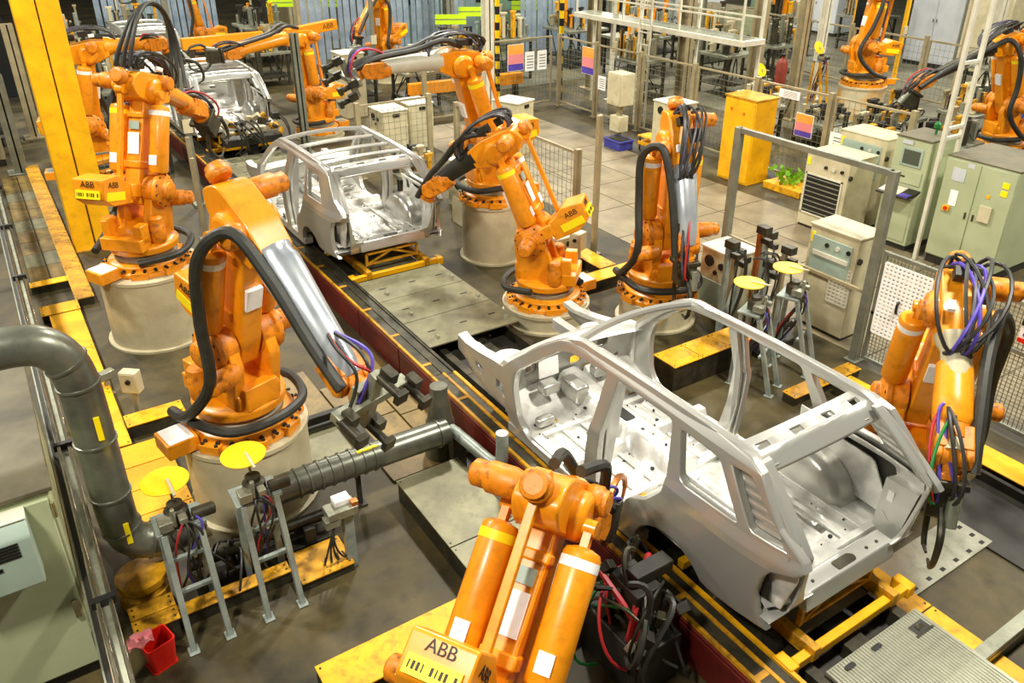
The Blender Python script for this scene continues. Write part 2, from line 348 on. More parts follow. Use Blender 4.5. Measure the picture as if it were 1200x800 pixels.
# ================================================================== robots
def rot_y(a): return Matrix.Rotation(-a, 4, 'Y')
RB = {}
def robot(label, base, yaw, a2, a3, L=1.45, arm='orange', tool='gun', wp=-60, group=None, logo=True, flags='', boom=None, cw=None, cba=None, fr=1.):
    """six-axis robot; a2 lean of the lower arm, a3 slope of the upper arm, wp slope of the wrist (degrees)"""
    t = thing('industrial_robot', label, 'robot', base, yaw, group); k = 1.13
    a2, a3, wp = R(a2), R(a3), R(wp)
    S = Vector((.17, 0, .95)); E = S + 1.2 * Vector((math.sin(a2), 0, math.cos(a2))); F = Vector((math.cos(a3), 0, math.sin(a3))); T = E + F * (L - .22)
    # base ring with bolt pads
    key = 'base'
    if key not in RB:
        m = MB().turn((0, 0, 0), (0, 0, 1), [(0, .5), (.05, .5), (.07, .47), (.13, .47), (.15, .44)], 28)
        for i in range(8):
            a = 2 * math.pi * (i + .5) / 8; c = Vector((math.cos(a), math.sin(a), 0)); m.box(c * .49 + Vector((0, 0, .045)), (.1, .2, .09), rot=Matrix.Rotation(a, 3, 'Z'))
        RB['base'] = m.mesh('base_ring'); m = MB()
        for i in range(24):
            a = 2 * math.pi * i / 24; c = Vector((math.cos(a), math.sin(a), 0)); m.cyl(c * .492 + Vector((0, 0, .1)), c * .477 + Vector((0, 0, .1)), .022, n=8); m.cyl(c * .52 + Vector((0, 0, .09)), c * .52 + Vector((0, 0, .105)), .018, n=6)
        RB['bolts'] = m.mesh('bolts')
        RB['bearing'] = MB().turn((0, 0, .14), (0, 0, 1), [(0, .36), (.02, .38), (.06, .38), (.08, .35), (.11, .35)], 28).mesh('bearing_ring')
        m = MB().turn((0, 0, .24), (0, 0, 1), [(0, .34), (.02, .41), (.1, .42), (.13, .38)], 28)
        m.prism(rounded([(-.36, .34), (.34, .34), (.36, .5), (.1, .62), (-.28, .52)], .04), -.22, .22)
        for sg in (-1, 1):
            m.prism(rounded([(-.26, .34), (.3, .34), (.4, .8), (.32, 1.05), (.08, 1.08), (-.02, .85), (-.12, .6)], .05), sg * .13, sg * .24)
        m.box((-.34, 0, .42), (.2, .56, .16)); m.box((-.3, .22, .56), (.14, .1, .28)); m.box((-.3, -.22, .54), (.16, .12, .24)); m.box((.34, 0, .46), (.12, .34, .22))
        RB['turret'] = m.mesh('turret')
        for sg in (-1, 1): RB['hub', sg] = MB().turn(S + Vector((0, sg * .12, 0)), (0, sg, 0), [(0, .19), (.13, .19), (.15, .21), (.2, .21), (.22, .17), (.24, .12), (.29, .11), (.31, .07)], 20).mesh('shoulder_hub')
        m = MB()
        for sg in (-1, 1):
            for i in range(10):
                a = 2 * math.pi * i / 10; m.cyl(S + Vector((math.cos(a) * .185, sg * .325, math.sin(a) * .185)), S + Vector((math.cos(a) * .185, sg * .334, math.sin(a) * .185)), .016, n=6)
        RB['hubbolts'] = m.mesh('bolts')
        RB['motor'] = MB().turn((0, 0, 0), (0, 0, 1), [(0, .085), (.05, .1), (.2, .1), (.22, .085), (.3, .085), (.32, .06)], 14).mesh('motor')
        RB['cyl'] = MB().turn((0, 0, 0), (0, 0, 1), [(0, .05), (.01, .105), (.04, .118), (.78, .118), (.81, .105), (.83, .05)], 20).mesh('balancing_cylinder')
        RB['rod'] = MB().cyl((0, 0, -.16), (0, 0, .02), .028, n=10).turn((0, 0, -.2), (0, 1, 0), [(-.05, .055), (.05, .055)], 12).mesh('piston_rod')
        RB['lug'] = MB().box((0, 0, .88), (.07, .05, .12)).turn((0, -.04, .95), (0, 1, 0), [(0, .05), (.08, .05)], 12).mesh('lug')
    obj('base_ring', RB['base'], 'orange', t, .006); stuff(obj('bolts', RB['bolts'], 'dark', t)); obj('bearing_ring', RB['bearing'], 'galv', t)
    Mb = Matrix.Rotation(R(cba - yaw + 180) if cba is not None else 0, 4, 'Z'); cb = MB().box((-.62, 0, .085), (.28, .3, .15)).build('connector_box', 'orange', t, .012, M=Mb)
    MB().box((-.62, 0, .158), (.22, .28, .012)).build('cover', 'paper' if 'w' in flags else 'steel_plate', cb, .004)
    tu = obj('turret', RB['turret'], 'orange', t, .015); [obj('shoulder_hub', RB['hub', q_], 'orange_dirty', t, .008) for q_ in (-1, 1)]; stuff(obj('bolts', RB['hubbolts'], 'dark', t))
    for p, d in (((-.16, .3, .36), (0, 0, 1)), ((-.1, -.3, .38), (0, 0, 1)), ((.36, -.2, .78), (.3, -1, 0)), ((.17, .38, .95), (0, 1, 0))):
        x, y, z = frame(d); M = Matrix((x, y, z)).transposed().to_4x4(); M.translation = p; obj('motor', RB['motor'], 'orange_dirty', t, 0, M)
    # lower arm
    MA = Matrix.Translation(S) @ Matrix.Rotation(a2, 4, 'Y')
    la = MB().prism(rounded([(-.15, -.2), (.15, -.2), (.17, .1), (.1, 1.0), (.14, 1.2), (.08, 1.33), (-.08, 1.33), (-.14, 1.2), (-.12, 1.0), (-.19, .1)], .05), -.1, .1).b2((-.2, -.12, .25), (.02, .12, .34)).b2((-.155, -.115, .86), (.02, .115, .93)).build('lower_arm', 'orange', t, .014, M=MA)
    MB().b2((-.178, -.075, .42), (-.168, .075, .68)).build('data_plate', 'paper', la); MB().b2((-.168, -.07, .72), (-.158, .07, .82)).build('rating_plate', 'cool_cab', la)
    MB().b2((.10, -.075, .45), (.166, .075, .66)).build('data_plate', 'paper', la)
    for sg in (-1, 1):
        c = obj('balancing_cylinder', RB['cyl'], 'orange', t, 0, MA @ Matrix.Translation((-.06, sg * .27, .2)))
        obj('piston_rod', RB['rod'], 'silver', c); obj('lug', RB['lug'], 'orange', c); 
        MB().b2((-.122, -.05, .1), (-.114, .05, .22)).build('sticker', 'paper', c)
        MB().cyl((0, 0, .7), (0, 0, .76), .1195, n=20, caps=False).build('label_band', 'label_yellow' if sg > 0 else 'paper', c)
    # parallel rod and counterweight
    cwa = a3 * .5 if cw is None else R(cw); Bk = Vector((-math.cos(cwa), 0, -math.sin(cwa)))
    P1 = S + Bk * .42; P2 = P1 + (E - S)
    MB().bar(P1, P2, .06, .05).cyl(P1 + Vector((0, -.05, 0)), P1 + Vector((0, .05, 0)), .07).cyl(P2 + Vector((0, -.05, 0)), P2 + Vector((0, .05, 0)), .06).build('linkage_rod', 'orange', t, .006)
    MC = Matrix.Translation(S + Vector((0, .1, 0))) @ rot_y(cwa) @ Matrix.Rotation(math.pi, 4, 'Z')
    cwb = MB().prism(rounded([(.3, -.15), (.66, -.17), (.82, -.09), (.85, .15), (.58, .2), (.42, .11), (.3, .09)], .03), -.2, .2).b2((.0, -.22, -.08), (.35, -.12, .08)).b2((.0, .12, -.08), (.35, .22, .08)).build('counterweight', 'orange', t, .012, M=MC)
    if logo:
        Mx = Matrix(((0, 0, 1, .846), (1, 0, 0, 0), (0, 1, 0, .085), (0, 0, 0, 1)))
        lettering('ABB', .1, 'ink', cwb, Mx)
        for sg in (-1, 1):
            Ms = Matrix(((-1 if sg > 0 else 1, 0, 0, .66), (0, 0, sg, sg * .2025), (0, 1, 0, .08), (0, 0, 0, 1))); lettering('ABB', .1, 'ink', cwb, Ms)
    lp = MB().b2((.835, -.16, -.08), (.852, .16, .02)).build('yellow_label', 'label_yellow', cwb); m = MB()
    for i in range(11):
        if i in (4, 9): continue
        m.box((.8535, -.135 + .027 * i, -.03), (.003, .015 if i % 3 else .007, .042))
    stuff(m.build('label_print', 'ink', cwb))
    lp2 = MB().b2((.46, -.206, -.1), (.78, .206, .0)).build('yellow_label', 'label_yellow', cwb)
    # upper arm
    MU = Matrix.Translation(E) @ rot_y(a3)
    ua = MB().prism(rounded([(-.42, -.02), (-.28, -.13), (.1, -.16), (.34, -.07), (.34, .18), (.1, .22), (-.32, .18)], [.07, .05, .05, .03, .03, .06, .1]), -.15, .15).turn((0, -.24, 0), (0, 1, 0), [(0, .12), (.04, .16), (.44, .16), (.48, .12)], 18).build('upper_arm', 'orange', t, .014, M=MU)
    for p, d, q_ in (((-.24, .16, .06), (0, 1, 0), 1.05), ((-.4, .0, .08), (-1, 0, 0), .4), ((.1, -.15, .12), (0, -1, 0), .5)):
        x, y, z = frame(d); M = Matrix((x, y, z)).transposed().to_4x4(); M.translation = p; obj('motor', RB['motor'], 'orange', t, 0, MU @ M @ Matrix.Diagonal((1, 1, q_, 1)))
    Lf = L - .22
    MB().turn((.3, 0, .08), (1, 0, -.08 / Lf), [(0, .17), (.06, .155), (.12, .13 * fr), (Lf - .42, .1 * fr), (Lf - .3, .11)], 20).build('forearm', arm, t, M=MU)
    m = MB().prism(rounded([(Lf - .1, -.1), (Lf + .06, -.1), (Lf + .12, 0), (Lf + .06, .1), (Lf - .1, .1)], .03), -.14, -.08).prism(rounded([(Lf - .1, -.1), (Lf + .06, -.1), (Lf + .12, 0), (Lf + .06, .1), (Lf - .1, .1)], .03), .08, .14).box((Lf - .11, 0, 0), (.2, .27, .22)).turn((Lf - .32, 0, 0), (1, 0, 0), [(0, .115), (.1, .13), (.22, .13)], 16)
    m.build('wrist_fork', 'orange_dirty', t, .01, M=MU)
    if 's' in flags: MB().turn((Lf - .78, 0, .03), (1, 0, -.03), [(0, .105), (.03, .135), (.34, .15), (.5, .15), (.55, .12)], 18).build('wrist_sleeve', 'orange', t, M=MU)
    MW = Matrix.Translation(T) @ rot_y(wp)
    MB().turn((0, -.078, 0), (0, 1, 0), [(0, .1), (.156, .1)], 16).turn((0, 0, 0), (1, 0, 0), [(0, .09), (.12, .09), (.13, .115), (.18, .115)], 16).build('wrist', 'orange_dirty', t, .004, M=MW)
    if boom:
        MB().b2((-boom, -.1, .06), (.3, .1, .28)).b2((.2, -.09, .04), (Lf - .1, .09, .2)).build('boom', 'orange', t, .012, M=MU); lettering('ABB', .16, 'ink', ua, Matrix(((1, 0, 0, -boom + .25), (0, 0, -1, -.1025), (0, 1, 0, .17), (0, 0, 0, 1)))); lettering('ABB', .16, 'ink', ua, Matrix(((-1, 0, 0, -boom + .25), (0, 0, 1, .1025), (0, 1, 0, .17), (0, 0, 0, 1))))
    # dressing: thick hoses
    side = -1 if 'r' in flags else 1
    pts = [Vector((-.3, side * .5, .25)), Vector((.1, side * .56, .4)), S + Vector((.3, side * .5, -.1)), MA @ Vector((.1, side * .46, .5)), MA @ Vector((.02, side * .44, 1.05)), MU @ Vector((.1, side * .28, .2)), MU @ Vector((.5, side * .2, .18)), MU @ Vector((Lf * .75, side * .17, .1)), MW @ Vector((.1, side * .16, .06))]
    if 'n' not in flags: MB().tube(spline(pts, 6), .05, 9).build('hose', 'rubber', t)
    else:
        for dy_ in (-.1, .08): MB().tube(spline([MU @ Vector((.0, dy_, .26)), MU @ Vector((.3, dy_ * 1.6, .36)), MU @ Vector((.7, dy_, .24)), MU @ Vector((Lf * .9, dy_, .16)), MW @ Vector((.2, dy_, .1))], 6), .04, 8).build('hose', 'rubber', t)
    pts = [Vector((-.45, -side * .2, .2)), Vector((-.1, -side * .55, .24)), Vector((.4, -side * .4, .26)), Vector((.56, 0, .28)), Vector((.46, side * .4, .3)), Vector((.1, side * .55, .34))]
    MB().tube(spline(pts, 6), .045, 9).build('hose', 'rubber', t)
    rnd = random.Random(int(abs(base[0] * 131 + base[1] * 17)))
    if tool == 'gun':
        MG = MW @ Matrix.Translation((.18, 0, 0)); g = MB().box((.16, 0, .0), (.3, .22, .26)).box((.02, 0, 0), (.06, .3, .3)).build('gun_transformer', 'dark_steel', t, .012, M=MG)
        for sg in (-1, 1):
            MB().tube(spline([(.22, 0, sg * .1), (.4, 0, sg * .26), (.62, 0, sg * .24), (.72, 0, sg * .16)], 5), .032, 8, r_end=.022).cyl((.72, 0, sg * .17), (.72, 0, sg * .05), .018, .012, 10).build('gun_arm', 'copper' if 'c' in flags else 'dark_steel', t, M=MG)
        MB().cyl((.1, .06, .14), (.34, .06, .18), .05).box((.2, .06, .1), (.2, .05, .1)).build('gun_cylinder', 'galv', t, .004, M=MG)
        for i, mm in enumerate((('rubber', 'purple', 'rubber', 'red_wire', 'green_wire', 'rubber', 'purple') if 'p' in flags else ('rubber', 'sleeve', 'rubber', 'rubber', 'sleeve', 'rubber', 'red_wire'))):
            o1 = Vector((rnd.uniform(-.2, .1), rnd.uniform(-.3, .3), rnd.uniform(.12, .34))); o2 = Vector((rnd.uniform(.05, .3), rnd.uniform(-.3, .3), rnd.uniform(.15, .4)))
            MB().tube(bez(MU @ Vector((Lf - .35, rnd.uniform(-.08, .08), .1)), MU @ Vector((Lf - .1, 0, .1)) + o1, MG @ o2, MG @ Vector((.2, rnd.uniform(-.08, .08), .12)), 12), .016 if mm == 'rubber' else .013, 6).build('cable', mm, t)
    elif tool == 'grip':
        MG = MW @ Matrix.Translation((.18, 0, 0)); MB().box((.08, 0, 0), (.1, .7, .08)).box((.08, 0, 0), (.08, .09, .55)).box((.02, 0, 0), (.08, .26, .26)).build('gripper_frame', 'galv', t, .006, M=MG)
        for sy, sz in ((1, 0), (-1, 0), (0, 1), (0, -1)):
            p = Vector((.1, sy * .32, sz * .26)); MB().cyl(p, p + Vector((.22, 0, 0)), .035).box(p + Vector((.24, 0, 0)), (.05, .1, .1)).box(p + Vector((.05, .05, .03)), (.12, .08, .1)).build('gripper_clamp', 'dark_steel', t, .004, M=MG)
        for i in range(4):
            MB().tube(bez(MU @ Vector((Lf - .4, 0, .12)), MU @ Vector((Lf, rnd.uniform(-.3, .3), .4)), MG @ Vector((0, rnd.uniform(-.4, .4), .4)), MG @ Vector((.08, rnd.uniform(-.3, .3), .05)), 12), .015, 6).build('cable', ('rubber', 'red_wire', 'rubber', 'purple')[i], t)
    if 'k' in flags:   # loops of cable dressing above the elbow
        for i in range(9):
            a = rnd.uniform(0, 6.28); mm = ('rubber', 'rubber', 'purple' if 'p' in flags and i < 6 else 'sleeve')[i % 3]
            MB().tube(bez(MU @ Vector((-.3, rnd.uniform(-.15, .15), .2)), MU @ Vector((-.5 + rnd.uniform(-.2, .2), rnd.uniform(-.4, .4), .5)), MU @ Vector((.5, rnd.uniform(-.4, .4), .55)), MU @ Vector((.5, rnd.uniform(-.12, .12), .15)), 12), .017, 6).build('cable', mm, t)
        MB().box((.0, .1, .32), (.16, .1, .08)).box((-.18, -.05, .3), (.1, .08, .1)).build('valve_block', 'dark', t, .004, M=MU); MB().box((.14, -.1, .3), (.09, .06, .05)).build('junction_tag', 'paper', t, .004, M=MU)
    if 'b' in flags:   # tall cable arches
        for i in range(3):
            MB().tube(bez(MU @ Vector((-.4, -.1 + .1 * i, .2)), MU @ Vector((-.7, -.3, 1.3)), MU @ Vector((.9 + .1 * i, .3, 1.5)), MU @ Vector((.7, .12 * (i - 1), .2)), 16), .026, 7).build('hose', 'rubber', t)
    return t
def pedestal(label, x, y, r, h, m='beige', rim=True, group=None):
    t = thing('robot_pedestal', label, 'pedestal', (x, y, 0), 0, group)
    MB().turn((0, 0, 0), (0, 0, 1), [(0, r + .05), (.03, r + .05), (.035, r), (h - .05, r), (h - .045, r + .02), (h - .005, r + .02)], 40).build('drum', m, t)
    MB().turn((0, 0, h - .02), (0, 0, 1), [(0, r - .02), (.02, r - .02)], 40).build('top_plate', m, t, .004)
    MB().box((r * .5, -r * .82, h * .55), (.18, .03, .3), rot=Matrix.Rotation(R(-58 + 90), 3, 'Z')).build('access_panel', m, t, .004)
    return t
pedestal('wide beige drum pedestal beside the yellow column', 1.3, 10.6, .62, .97)
robot('orange robot with loops of black hose standing beside the yellow column', (1.3, 10.6, .97), 45, 20, -24, tool='gun', wp=-50, flags='kbw', cw=-15, L=1.35, cba=205)
pedestal('beige drum pedestal behind the two yellow-disc tip dressers', 1.32, 6.62, .56, .83)
robot('orange robot with a long bare metal forearm reaching down to the car line', (1.32, 6.62, .83), -72, 19, -43, L=1.66, arm='silver', tool='grip', wp=-20, flags='wr', cba=190, fr=1.35)
pedestal('low round beige pedestal under the robot at the line cover plates', 5.85, 8.15, .58, .26)
robot('orange robot leaning over the middle car from the low round pedestal', (5.85, 8.15, .26), 134, 24, -32, L=1.3, arm='dark', tool='none', wp=-60, flags='kn', cba=0, cw=-32)
pedestal('tall beige drum pedestal right of the middle car', 6.4, 10.4, .5, .95)
robot('orange robot with white forearm stretched out level behind the middle car', (6.4, 10.4, .95), 176, 18, 2, L=1.6, arm='white', tool='grip', wp=-20, flags='kn', cw=-10)
pedestal('cream pedestal between the front car and aisle post', 7.1, 7.3, .5, .36, 'cream')
robot('orange robot by the aisle with bare metal forearm hanging straight down', (7.1, 7.3, .36), -112, 2, -62, L=1.5, arm='silver', tool='gun', wp=-88, flags='kr', fr=1.35)
pedestal('low dark round base of the robot in front of the red skirt', 1.45, 2.6, .55, .06, 'dark_steel')
robot('orange robot with twin cylinders and yellow numbered label welding the front car side', (1.45, 2.6, .06), 31, 47, -44, L=1.15, tool='gun', wp=-30, flags='cpn', cw=-62)
robot('orange robot by the wire mesh fence with forearm folded down over floor plate', (6.85, 3.4, 0.02), -142, 20, -33, L=1.5, arm='cream', tool='gun', wp=-80, flags='kps', fr=.9)
pedestal('rust-stained beige drum pedestal in the far cell', 18.7, 12.6, .56, .97, 'beige_rust')
robot('orange robot upright on the rust-stained drum in the far cell', (18.7, 12.6, .97), 150, -5, 10, tool='none', wp=-30)
pedestal('low dark plinth behind the big two-door cabinet', 17.8, 8.5, .55, .45, 'dark_steel')
robot('orange robot behind the two-door cabinet with long dark forearm stretched out', (17.8, 8.5, .45), 160, 18, -20, L=2.1, arm='dark_steel', tool='gun', wp=-60, flags='k')
pedestal('low beige plinth right of the unfinished car frame', 6.7, 18.9, .55, .12)
robot('orange robot with a long level orange arm beyond the middle car', (6.7, 18.9, .12), -172, 5, -5, L=1.9, tool='gun', wp=0, cw=4, boom=1.0, flags='n')
pedestal('low dark plinth at the far end of the car line', 6.9, 29.5, .55, .2, 'dark_steel')
robot('distant orange robot bending over the farthest car', (6.9, 29.5, .2), 170, 10, 8, tool='gun', wp=-10)
pedestal('low beige plinth behind the grey welding machine', 11.0, 24.0, .55, .3)
robot('distant orange robot in front of the hanging blue-grey strips', (11.0, 24.0, .3), 200, 5, -40, tool='gun', wp=-80)
pedestal('small beige plinth behind the yellow column', 1.4, 16.4, .5, .6)
robot('orange robot half hidden behind the yellow column', (1.4, 16.4, .6), -10, 10, 5, tool='gun', wp=-60, flags='k')
# ================================================================== car bodies
def interp(tab, x):
    if x <= tab[0][0]: return tab[0][1]
    for (a, p), (b, q) in zip(tab, tab[1:]):
        if x <= b: return p + (q - p) * (x - a) / (b - a)
    return tab[-1][1]
HW = [(.42, .80), (.50, .85), (.7, .875), (1.0, .895), (1.2, .895), (1.27, .885), (1.34, .85), (1.6, .775), (1.76, .725), (1.82, .68)]
def hw(y, z):
    v = interp(HW, z)
    if y < .6: v -= .09 * ((.6 - y) / .6) ** 2
    if y > 2.9: v -= .05 * ((y - 2.9) / .6) ** 2
    return v
ARCH = [(1.02 + .43 * math.cos(a), .42 + .43 * math.sin(a)) for a in [R(x) for x in range(178, 33, -12)]]   # rear to front
def side_outline():
    p = [(.13, .66)] + [(.6, .66)]
    arch = [(1.02 - .43 * math.cos(R(a)), .42 + .43 * math.sin(R(a))) for a in range(36, 172, 9)]
    p += arch + [(1.47, .43), (3.22, .42), (3.36, .5), (3.42, .8), (3.46, 1.02), (3.42, 1.12), (3.2, 1.32), (2.9, 1.57), (2.66, 1.73), (2.5, 1.79), (2.2, 1.82), (1.5, 1.83), (.9, 1.82), (.55, 1.80), (.42, 1.75), (.18, 1.48), (-.03, 1.34), (-.06, 1.30), (-.02, 1.25), (.14, 1.2), (.2, 1.1), (.23, .9), (.2, .76)]
    return p
def side_holes():
    fr = rounded([(3.17, 1.22), (2.62, 1.69), (2.01, 1.745), (2.02, 1.3), (2.1, .54), (3.0, .52), (3.16, .66), (3.22, .98)], [.1, .14, .05, 0, .06, .12, .1, .1], 5)
    rr = rounded([(1.89, 1.745), (1.24, 1.735), (1.16, 1.45), (1.1, 1.22), (1.3, .98), (1.52, .86), (1.62, .54), (1.94, .54), (1.91, 1.25)], [.04, .06, 0, .1, .08, .1, .06, .06, 0], 5)
    qw = rounded([(1.17, 1.715), (.75, 1.70), (.43, 1.36), (1.02, 1.34)], [.05, .06, .06, .08], 5)
    return [fr, rr, qw]
RIBH = rounded([(.67, 1.71), (.48, 1.725), (.08, 1.40), (.05, 1.355), (.36, 1.365)], [.03, .03, .03, .02, .04], 4)
CAR = {}
CU = frange(0, 3.4, .17); CV = [.5, .58, .7, .85, 1.0, 1.1, 1.2, 1.24, 1.27, 1.3, 1.34, 1.45, 1.6, 1.7, 1.76, 1.79]
def car_meshes():
    for sg in (-1, 1):
        me = sheet(side_outline(), side_holes(), .022, .014, CU, CV); CAR['side', sg] = remap(me, lambda u, v, w, s=sg: Vector((s * (hw(u, v) - .02 + w * (1 - .0)), u, v)))
        me = sheet(side_outline(), side_holes() + [RIBH], .022, .014, CU, CV); CAR['sider', sg] = remap(me, lambda u, v, w, s=sg: Vector((s * (hw(u, v) - .02 + w), u, v)))
        vs_ = []; fs_ = []
        for i in range(29):
            v = 1.34 + .4 * i / 28; f_ = (v - 1.34) / .38; ya = -.03 + .44 * f_; yb = .40 + .3 * f_; dd = .005 if i % 4 < 2 else 0
            vs_ += [(sg * (hw(ya, v) - .055 - dd), ya, v), (sg * (hw(yb, v) - .055 - dd), yb, v)]
            if i: k_ = 2 * i; fs_.append((k_ - 2, k_ - 1, k_ + 1, k_))
        CAR['ribs', sg] = MB().add(vs_, fs_).mesh('ribbed_panel', 10)
        CAR['recess', sg] = MB().add([(sg * .80, .26, .70), (sg * .80, .26, 1.22), (sg * .64, .30, 1.22), (sg * .58, .30, .70), (sg * .64, .03, 1.22), (sg * .58, .10, .70), (sg * .80, .10, .70), (sg * .8, .06, 1.22)], [(0, 1, 2, 3), (3, 2, 4, 5), (0, 3, 5, 6), (1, 2, 4, 7)]).mesh('lamp_recess', 20)
        CAR['bracket', sg] = MB().add([(sg * .60, .08, .8), (sg * .79, .16, .8), (sg * .79, .25, .86), (sg * .60, .25, .95)], [(0, 1, 2, 3)]).b2((sg * .62, .2, .98), (sg * .76, .25, 1.14)).mesh('lamp_bracket')
        # rear corner: between side panel and tailgate opening
        out = [(.45, .67), (.62, .67), (.64, .9), (.66, 1.2), (.80, 1.24), (.80, 1.3), (.745, 1.5), (.69, 1.78), (.57, 1.78), (.62, 1.5), (.66, 1.28), (.61, 1.0), (.56, .86), (.45, .84)]
        lamp = None
        def rc(u, v, w, s=sg):
            y = interp([(.66, .14), (.85, .05), (1.2, .0), (1.33, -.02), (1.5, .16), (1.79, .5)], v) + .10 * max(0, (u - .62) / .2) ** 2 - w
            return Vector((s * u, y, v))
        CAR['corner', sg] = remap(sheet(out, [], .012, .006, frange(.5, .8, .05), CV), rc)
        m = MB()   # roof rail, sill box
        rail = [(hw(3.4, 1.1) - .05, 3.4, 1.08), (hw(2.9, 1.5) - .05, 2.95, 1.5), (.685, 2.52, 1.765), (.67, 2.2, 1.79), (.665, 1.5, 1.8), (.66, .9, 1.79), (.65, .56, 1.765), (.68, .3, 1.58), (.72, .03, 1.32)]
        m.tube([(sg * x, y, z) for x, y, z in spline(rail, 4)], .05, 8); CAR['rail', sg] = m.mesh('roof_rail')
        CAR['sill', sg] = MB().b2((sg * .72, 1.4, .43), (sg * .86, 3.35, .53)).mesh('rocker')
        CAR['bp', sg] = MB().prism([(1.95, .5), (2.1, .5), (2.04, .9), (2.0, 1.3), (2.0, 1.76), (1.9, 1.76), (1.92, 1.3), (1.92, .9)], -.02, .02, ax='x').mesh('x')
        me = CAR['bp', sg]
        for v in me.vertices: v.co.x = sg * (hw(2, v.co.z) - .09) + v.co.x
        # inner wheelhouse
        m = MB(); n1, n2 = 12, 9; vs = []; fs = []
        for i in range(n1 + 1):
            for j in range(n2 + 1):
                a = math.pi * i / n1; b = j / n2
                rr = .47; y = 1.02 - rr * math.cos(a) * (1 if b < .8 else 1 - .12 * (b - .8) / .2); z = .58 + .5 * math.sin(a) ** .7 * (1 if b < .75 else 1 - .25 * ((b - .75) / .25) ** 2)
                vs.append((sg * (.86 - .36 * b), y, z))
        for i in range(n1):
            for j in range(n2):
                k = i * (n2 + 1) + j; fs.append((k, k + 1, k + n2 + 2, k + n2 + 1))
        for i in range(n1): k = i * (n2 + 1) + n2; 
        fs.append(tuple(i * (n2 + 1) + n2 for i in range(n1 + 1)))
        m.add(vs, fs); CAR['house', sg] = m.mesh('wheelhouse', 50)
        # inner quarter with openings
        o = [(.1, .8), (1.3, .8), (1.2, 1.34), (.02, 1.34), (.02, 1.1)]
        h = [rounded([(.2, .95), (.34, .95), (.5, 1.2), (.9, 1.22), (.95, 1.28), (.3, 1.29)], .04), rounded([(1.0, 1.14), (1.12, 1.14), (1.1, 1.29), (1.03, 1.29)], .02)]
        CAR['iq', sg] = remap(sheet(o, h, .006, .004, frange(.2, 1.2, .2), [1., 1.2]), lambda u, v, w, s=sg: Vector((s * (hw(u, v) - .115 + w), u, v)))
        CAR['quarter_shade', sg] = remap(sheet([(.16, .86), (1.22, .86), (1.16, 1.31), (.2, 1.31)], [], .003, .002, frange(.3, 1.2, .15), [1., 1.2]), lambda u, v, w, s=sg: Vector((s * (hw(u, v) - .07 + w), u, v)))  # dark sheet added as painted shade in the cavity behind the quarter openings
        # front apron
        o = rounded([(3.36, .62), (3.4, 1.07), (3.7, 1.03), (4.05, .96), (4.32, .93), (4.5, .95), (4.5, .79), (4.3, .74), (4.05, .62)], .02, 3)
        h = [rounded([(3.5, .74), (3.66, .74), (3.66, .86), (3.5, .86)], .02), rounded([(3.95, .72), (4.1, .76), (4.1, .84), (3.95, .84)], .02)]
        CAR['apron', sg] = remap(sheet(o, h, .014, .006, [3.6, 3.9, 4.2]), lambda u, v, w, s=sg: Vector((s * (.80 - .05 * (u - 3.4) + w), u, v)))
        m = MB(); q = [(3.4, 1.07), (3.7, 1.03), (4.05, .96), (4.32, .93), (4.5, .95)]; vs = []
        for y, z in q: vs += [(sg * (.82 - .05 * (y - 3.4)), y, z + .008), (sg * (.70 - .04 * (y - 3.4)), y, z + .012), (sg * (.69 - .04 * (y - 3.4)), y, z - .03)]
        fs = []
        for i in range(4): k = i * 3; fs += [(k, k + 1, k + 4, k + 3), (k + 1, k + 2, k + 5, k + 4)]
        m.add(vs, fs); m.turn((sg * .56, 3.78, .7), (0, 0, 1), [(0, .24), (.2, .22), (.26, .17), (.27, .08)], 18); m.b2((sg * .5, 3.5, .66), (sg * .6, 4.5, .78))
        CAR['aprontop', sg] = m.mesh('apron_top')
    # floor pan
    def fz(x, y):
        ax = abs(x); z = .55
        if y < 1.55: z = .74
        elif y < 1.72: z = .74 - .19 * (y - 1.55) / .17
        t = max(0, 1 - (ax / .17) ** 4) ** .5 if ax < .17 else 0
        z += (.19 if y > 1.72 else .05) * t * (1 if y < 3.0 else 1 + .5 * (y - 3.0))
        if y > 3.05 and ax > .17: z += .6 * (y - 3.05) ** 1.4
        if 2.3 < y < 2.44 and ax > .16: z += .09
        if 1.95 < y < 2.05: z += .04
        for k in range(5):
            if abs(ax - (.25 + .12 * k)) < .03 and (.35 < y < 1.4 or 2.5 < y < 3.0 or 2.08 < y < 2.26): z += .014
        if .25 < y < 1.2 and ((x / .36) ** 2 + ((y - .72) / .34) ** 2) < 1: z -= .06
        return z
    xs = frange(-.83, .83, .0415); ys = frange(.08, 3.5, .045); m = MB(); nx = len(xs)
    m.add([(x, y, fz(x, y)) for y in ys for x in xs], [(j * nx + i, j * nx + i + 1, (j + 1) * nx + i + 1, (j + 1) * nx + i) for j in range(len(ys) - 1) for i in range(nx - 1)])
    CAR['floor'] = m.mesh('floor_pan', 60)
    m = MB(); rnd = random.Random(5)
    for i in range(90):
        x = rnd.uniform(-.75, .75); y = rnd.choice((rnd.uniform(.3, 1.5), rnd.uniform(1.75, 3.1), rnd.uniform(2.0, 3.2))); r = rnd.choice((.006, .008, .009, .012, .018)); z = max(fz(x + a, y + b) for a in (-r, 0, r) for b in (-r, 0, r))
        m.cyl((x, y, z - .01), (x, y, z + .003), r, n=10)
    for x, y, a, b in ((-.02, 2.62, .12, .3), (.3, 2.2, .2, .02), (-.3, 2.2, .18, .02)): m.prism(rounded([(x - a / 2, y - b / 2), (x + a / 2, y - b / 2), (x + a / 2, y + b / 2), (x - a / 2, y + b / 2)], .03), fz(x, y) - .02, fz(x, y) + .004, ax='z')
    CAR['holes'] = m.mesh('holes')
    m = MB()
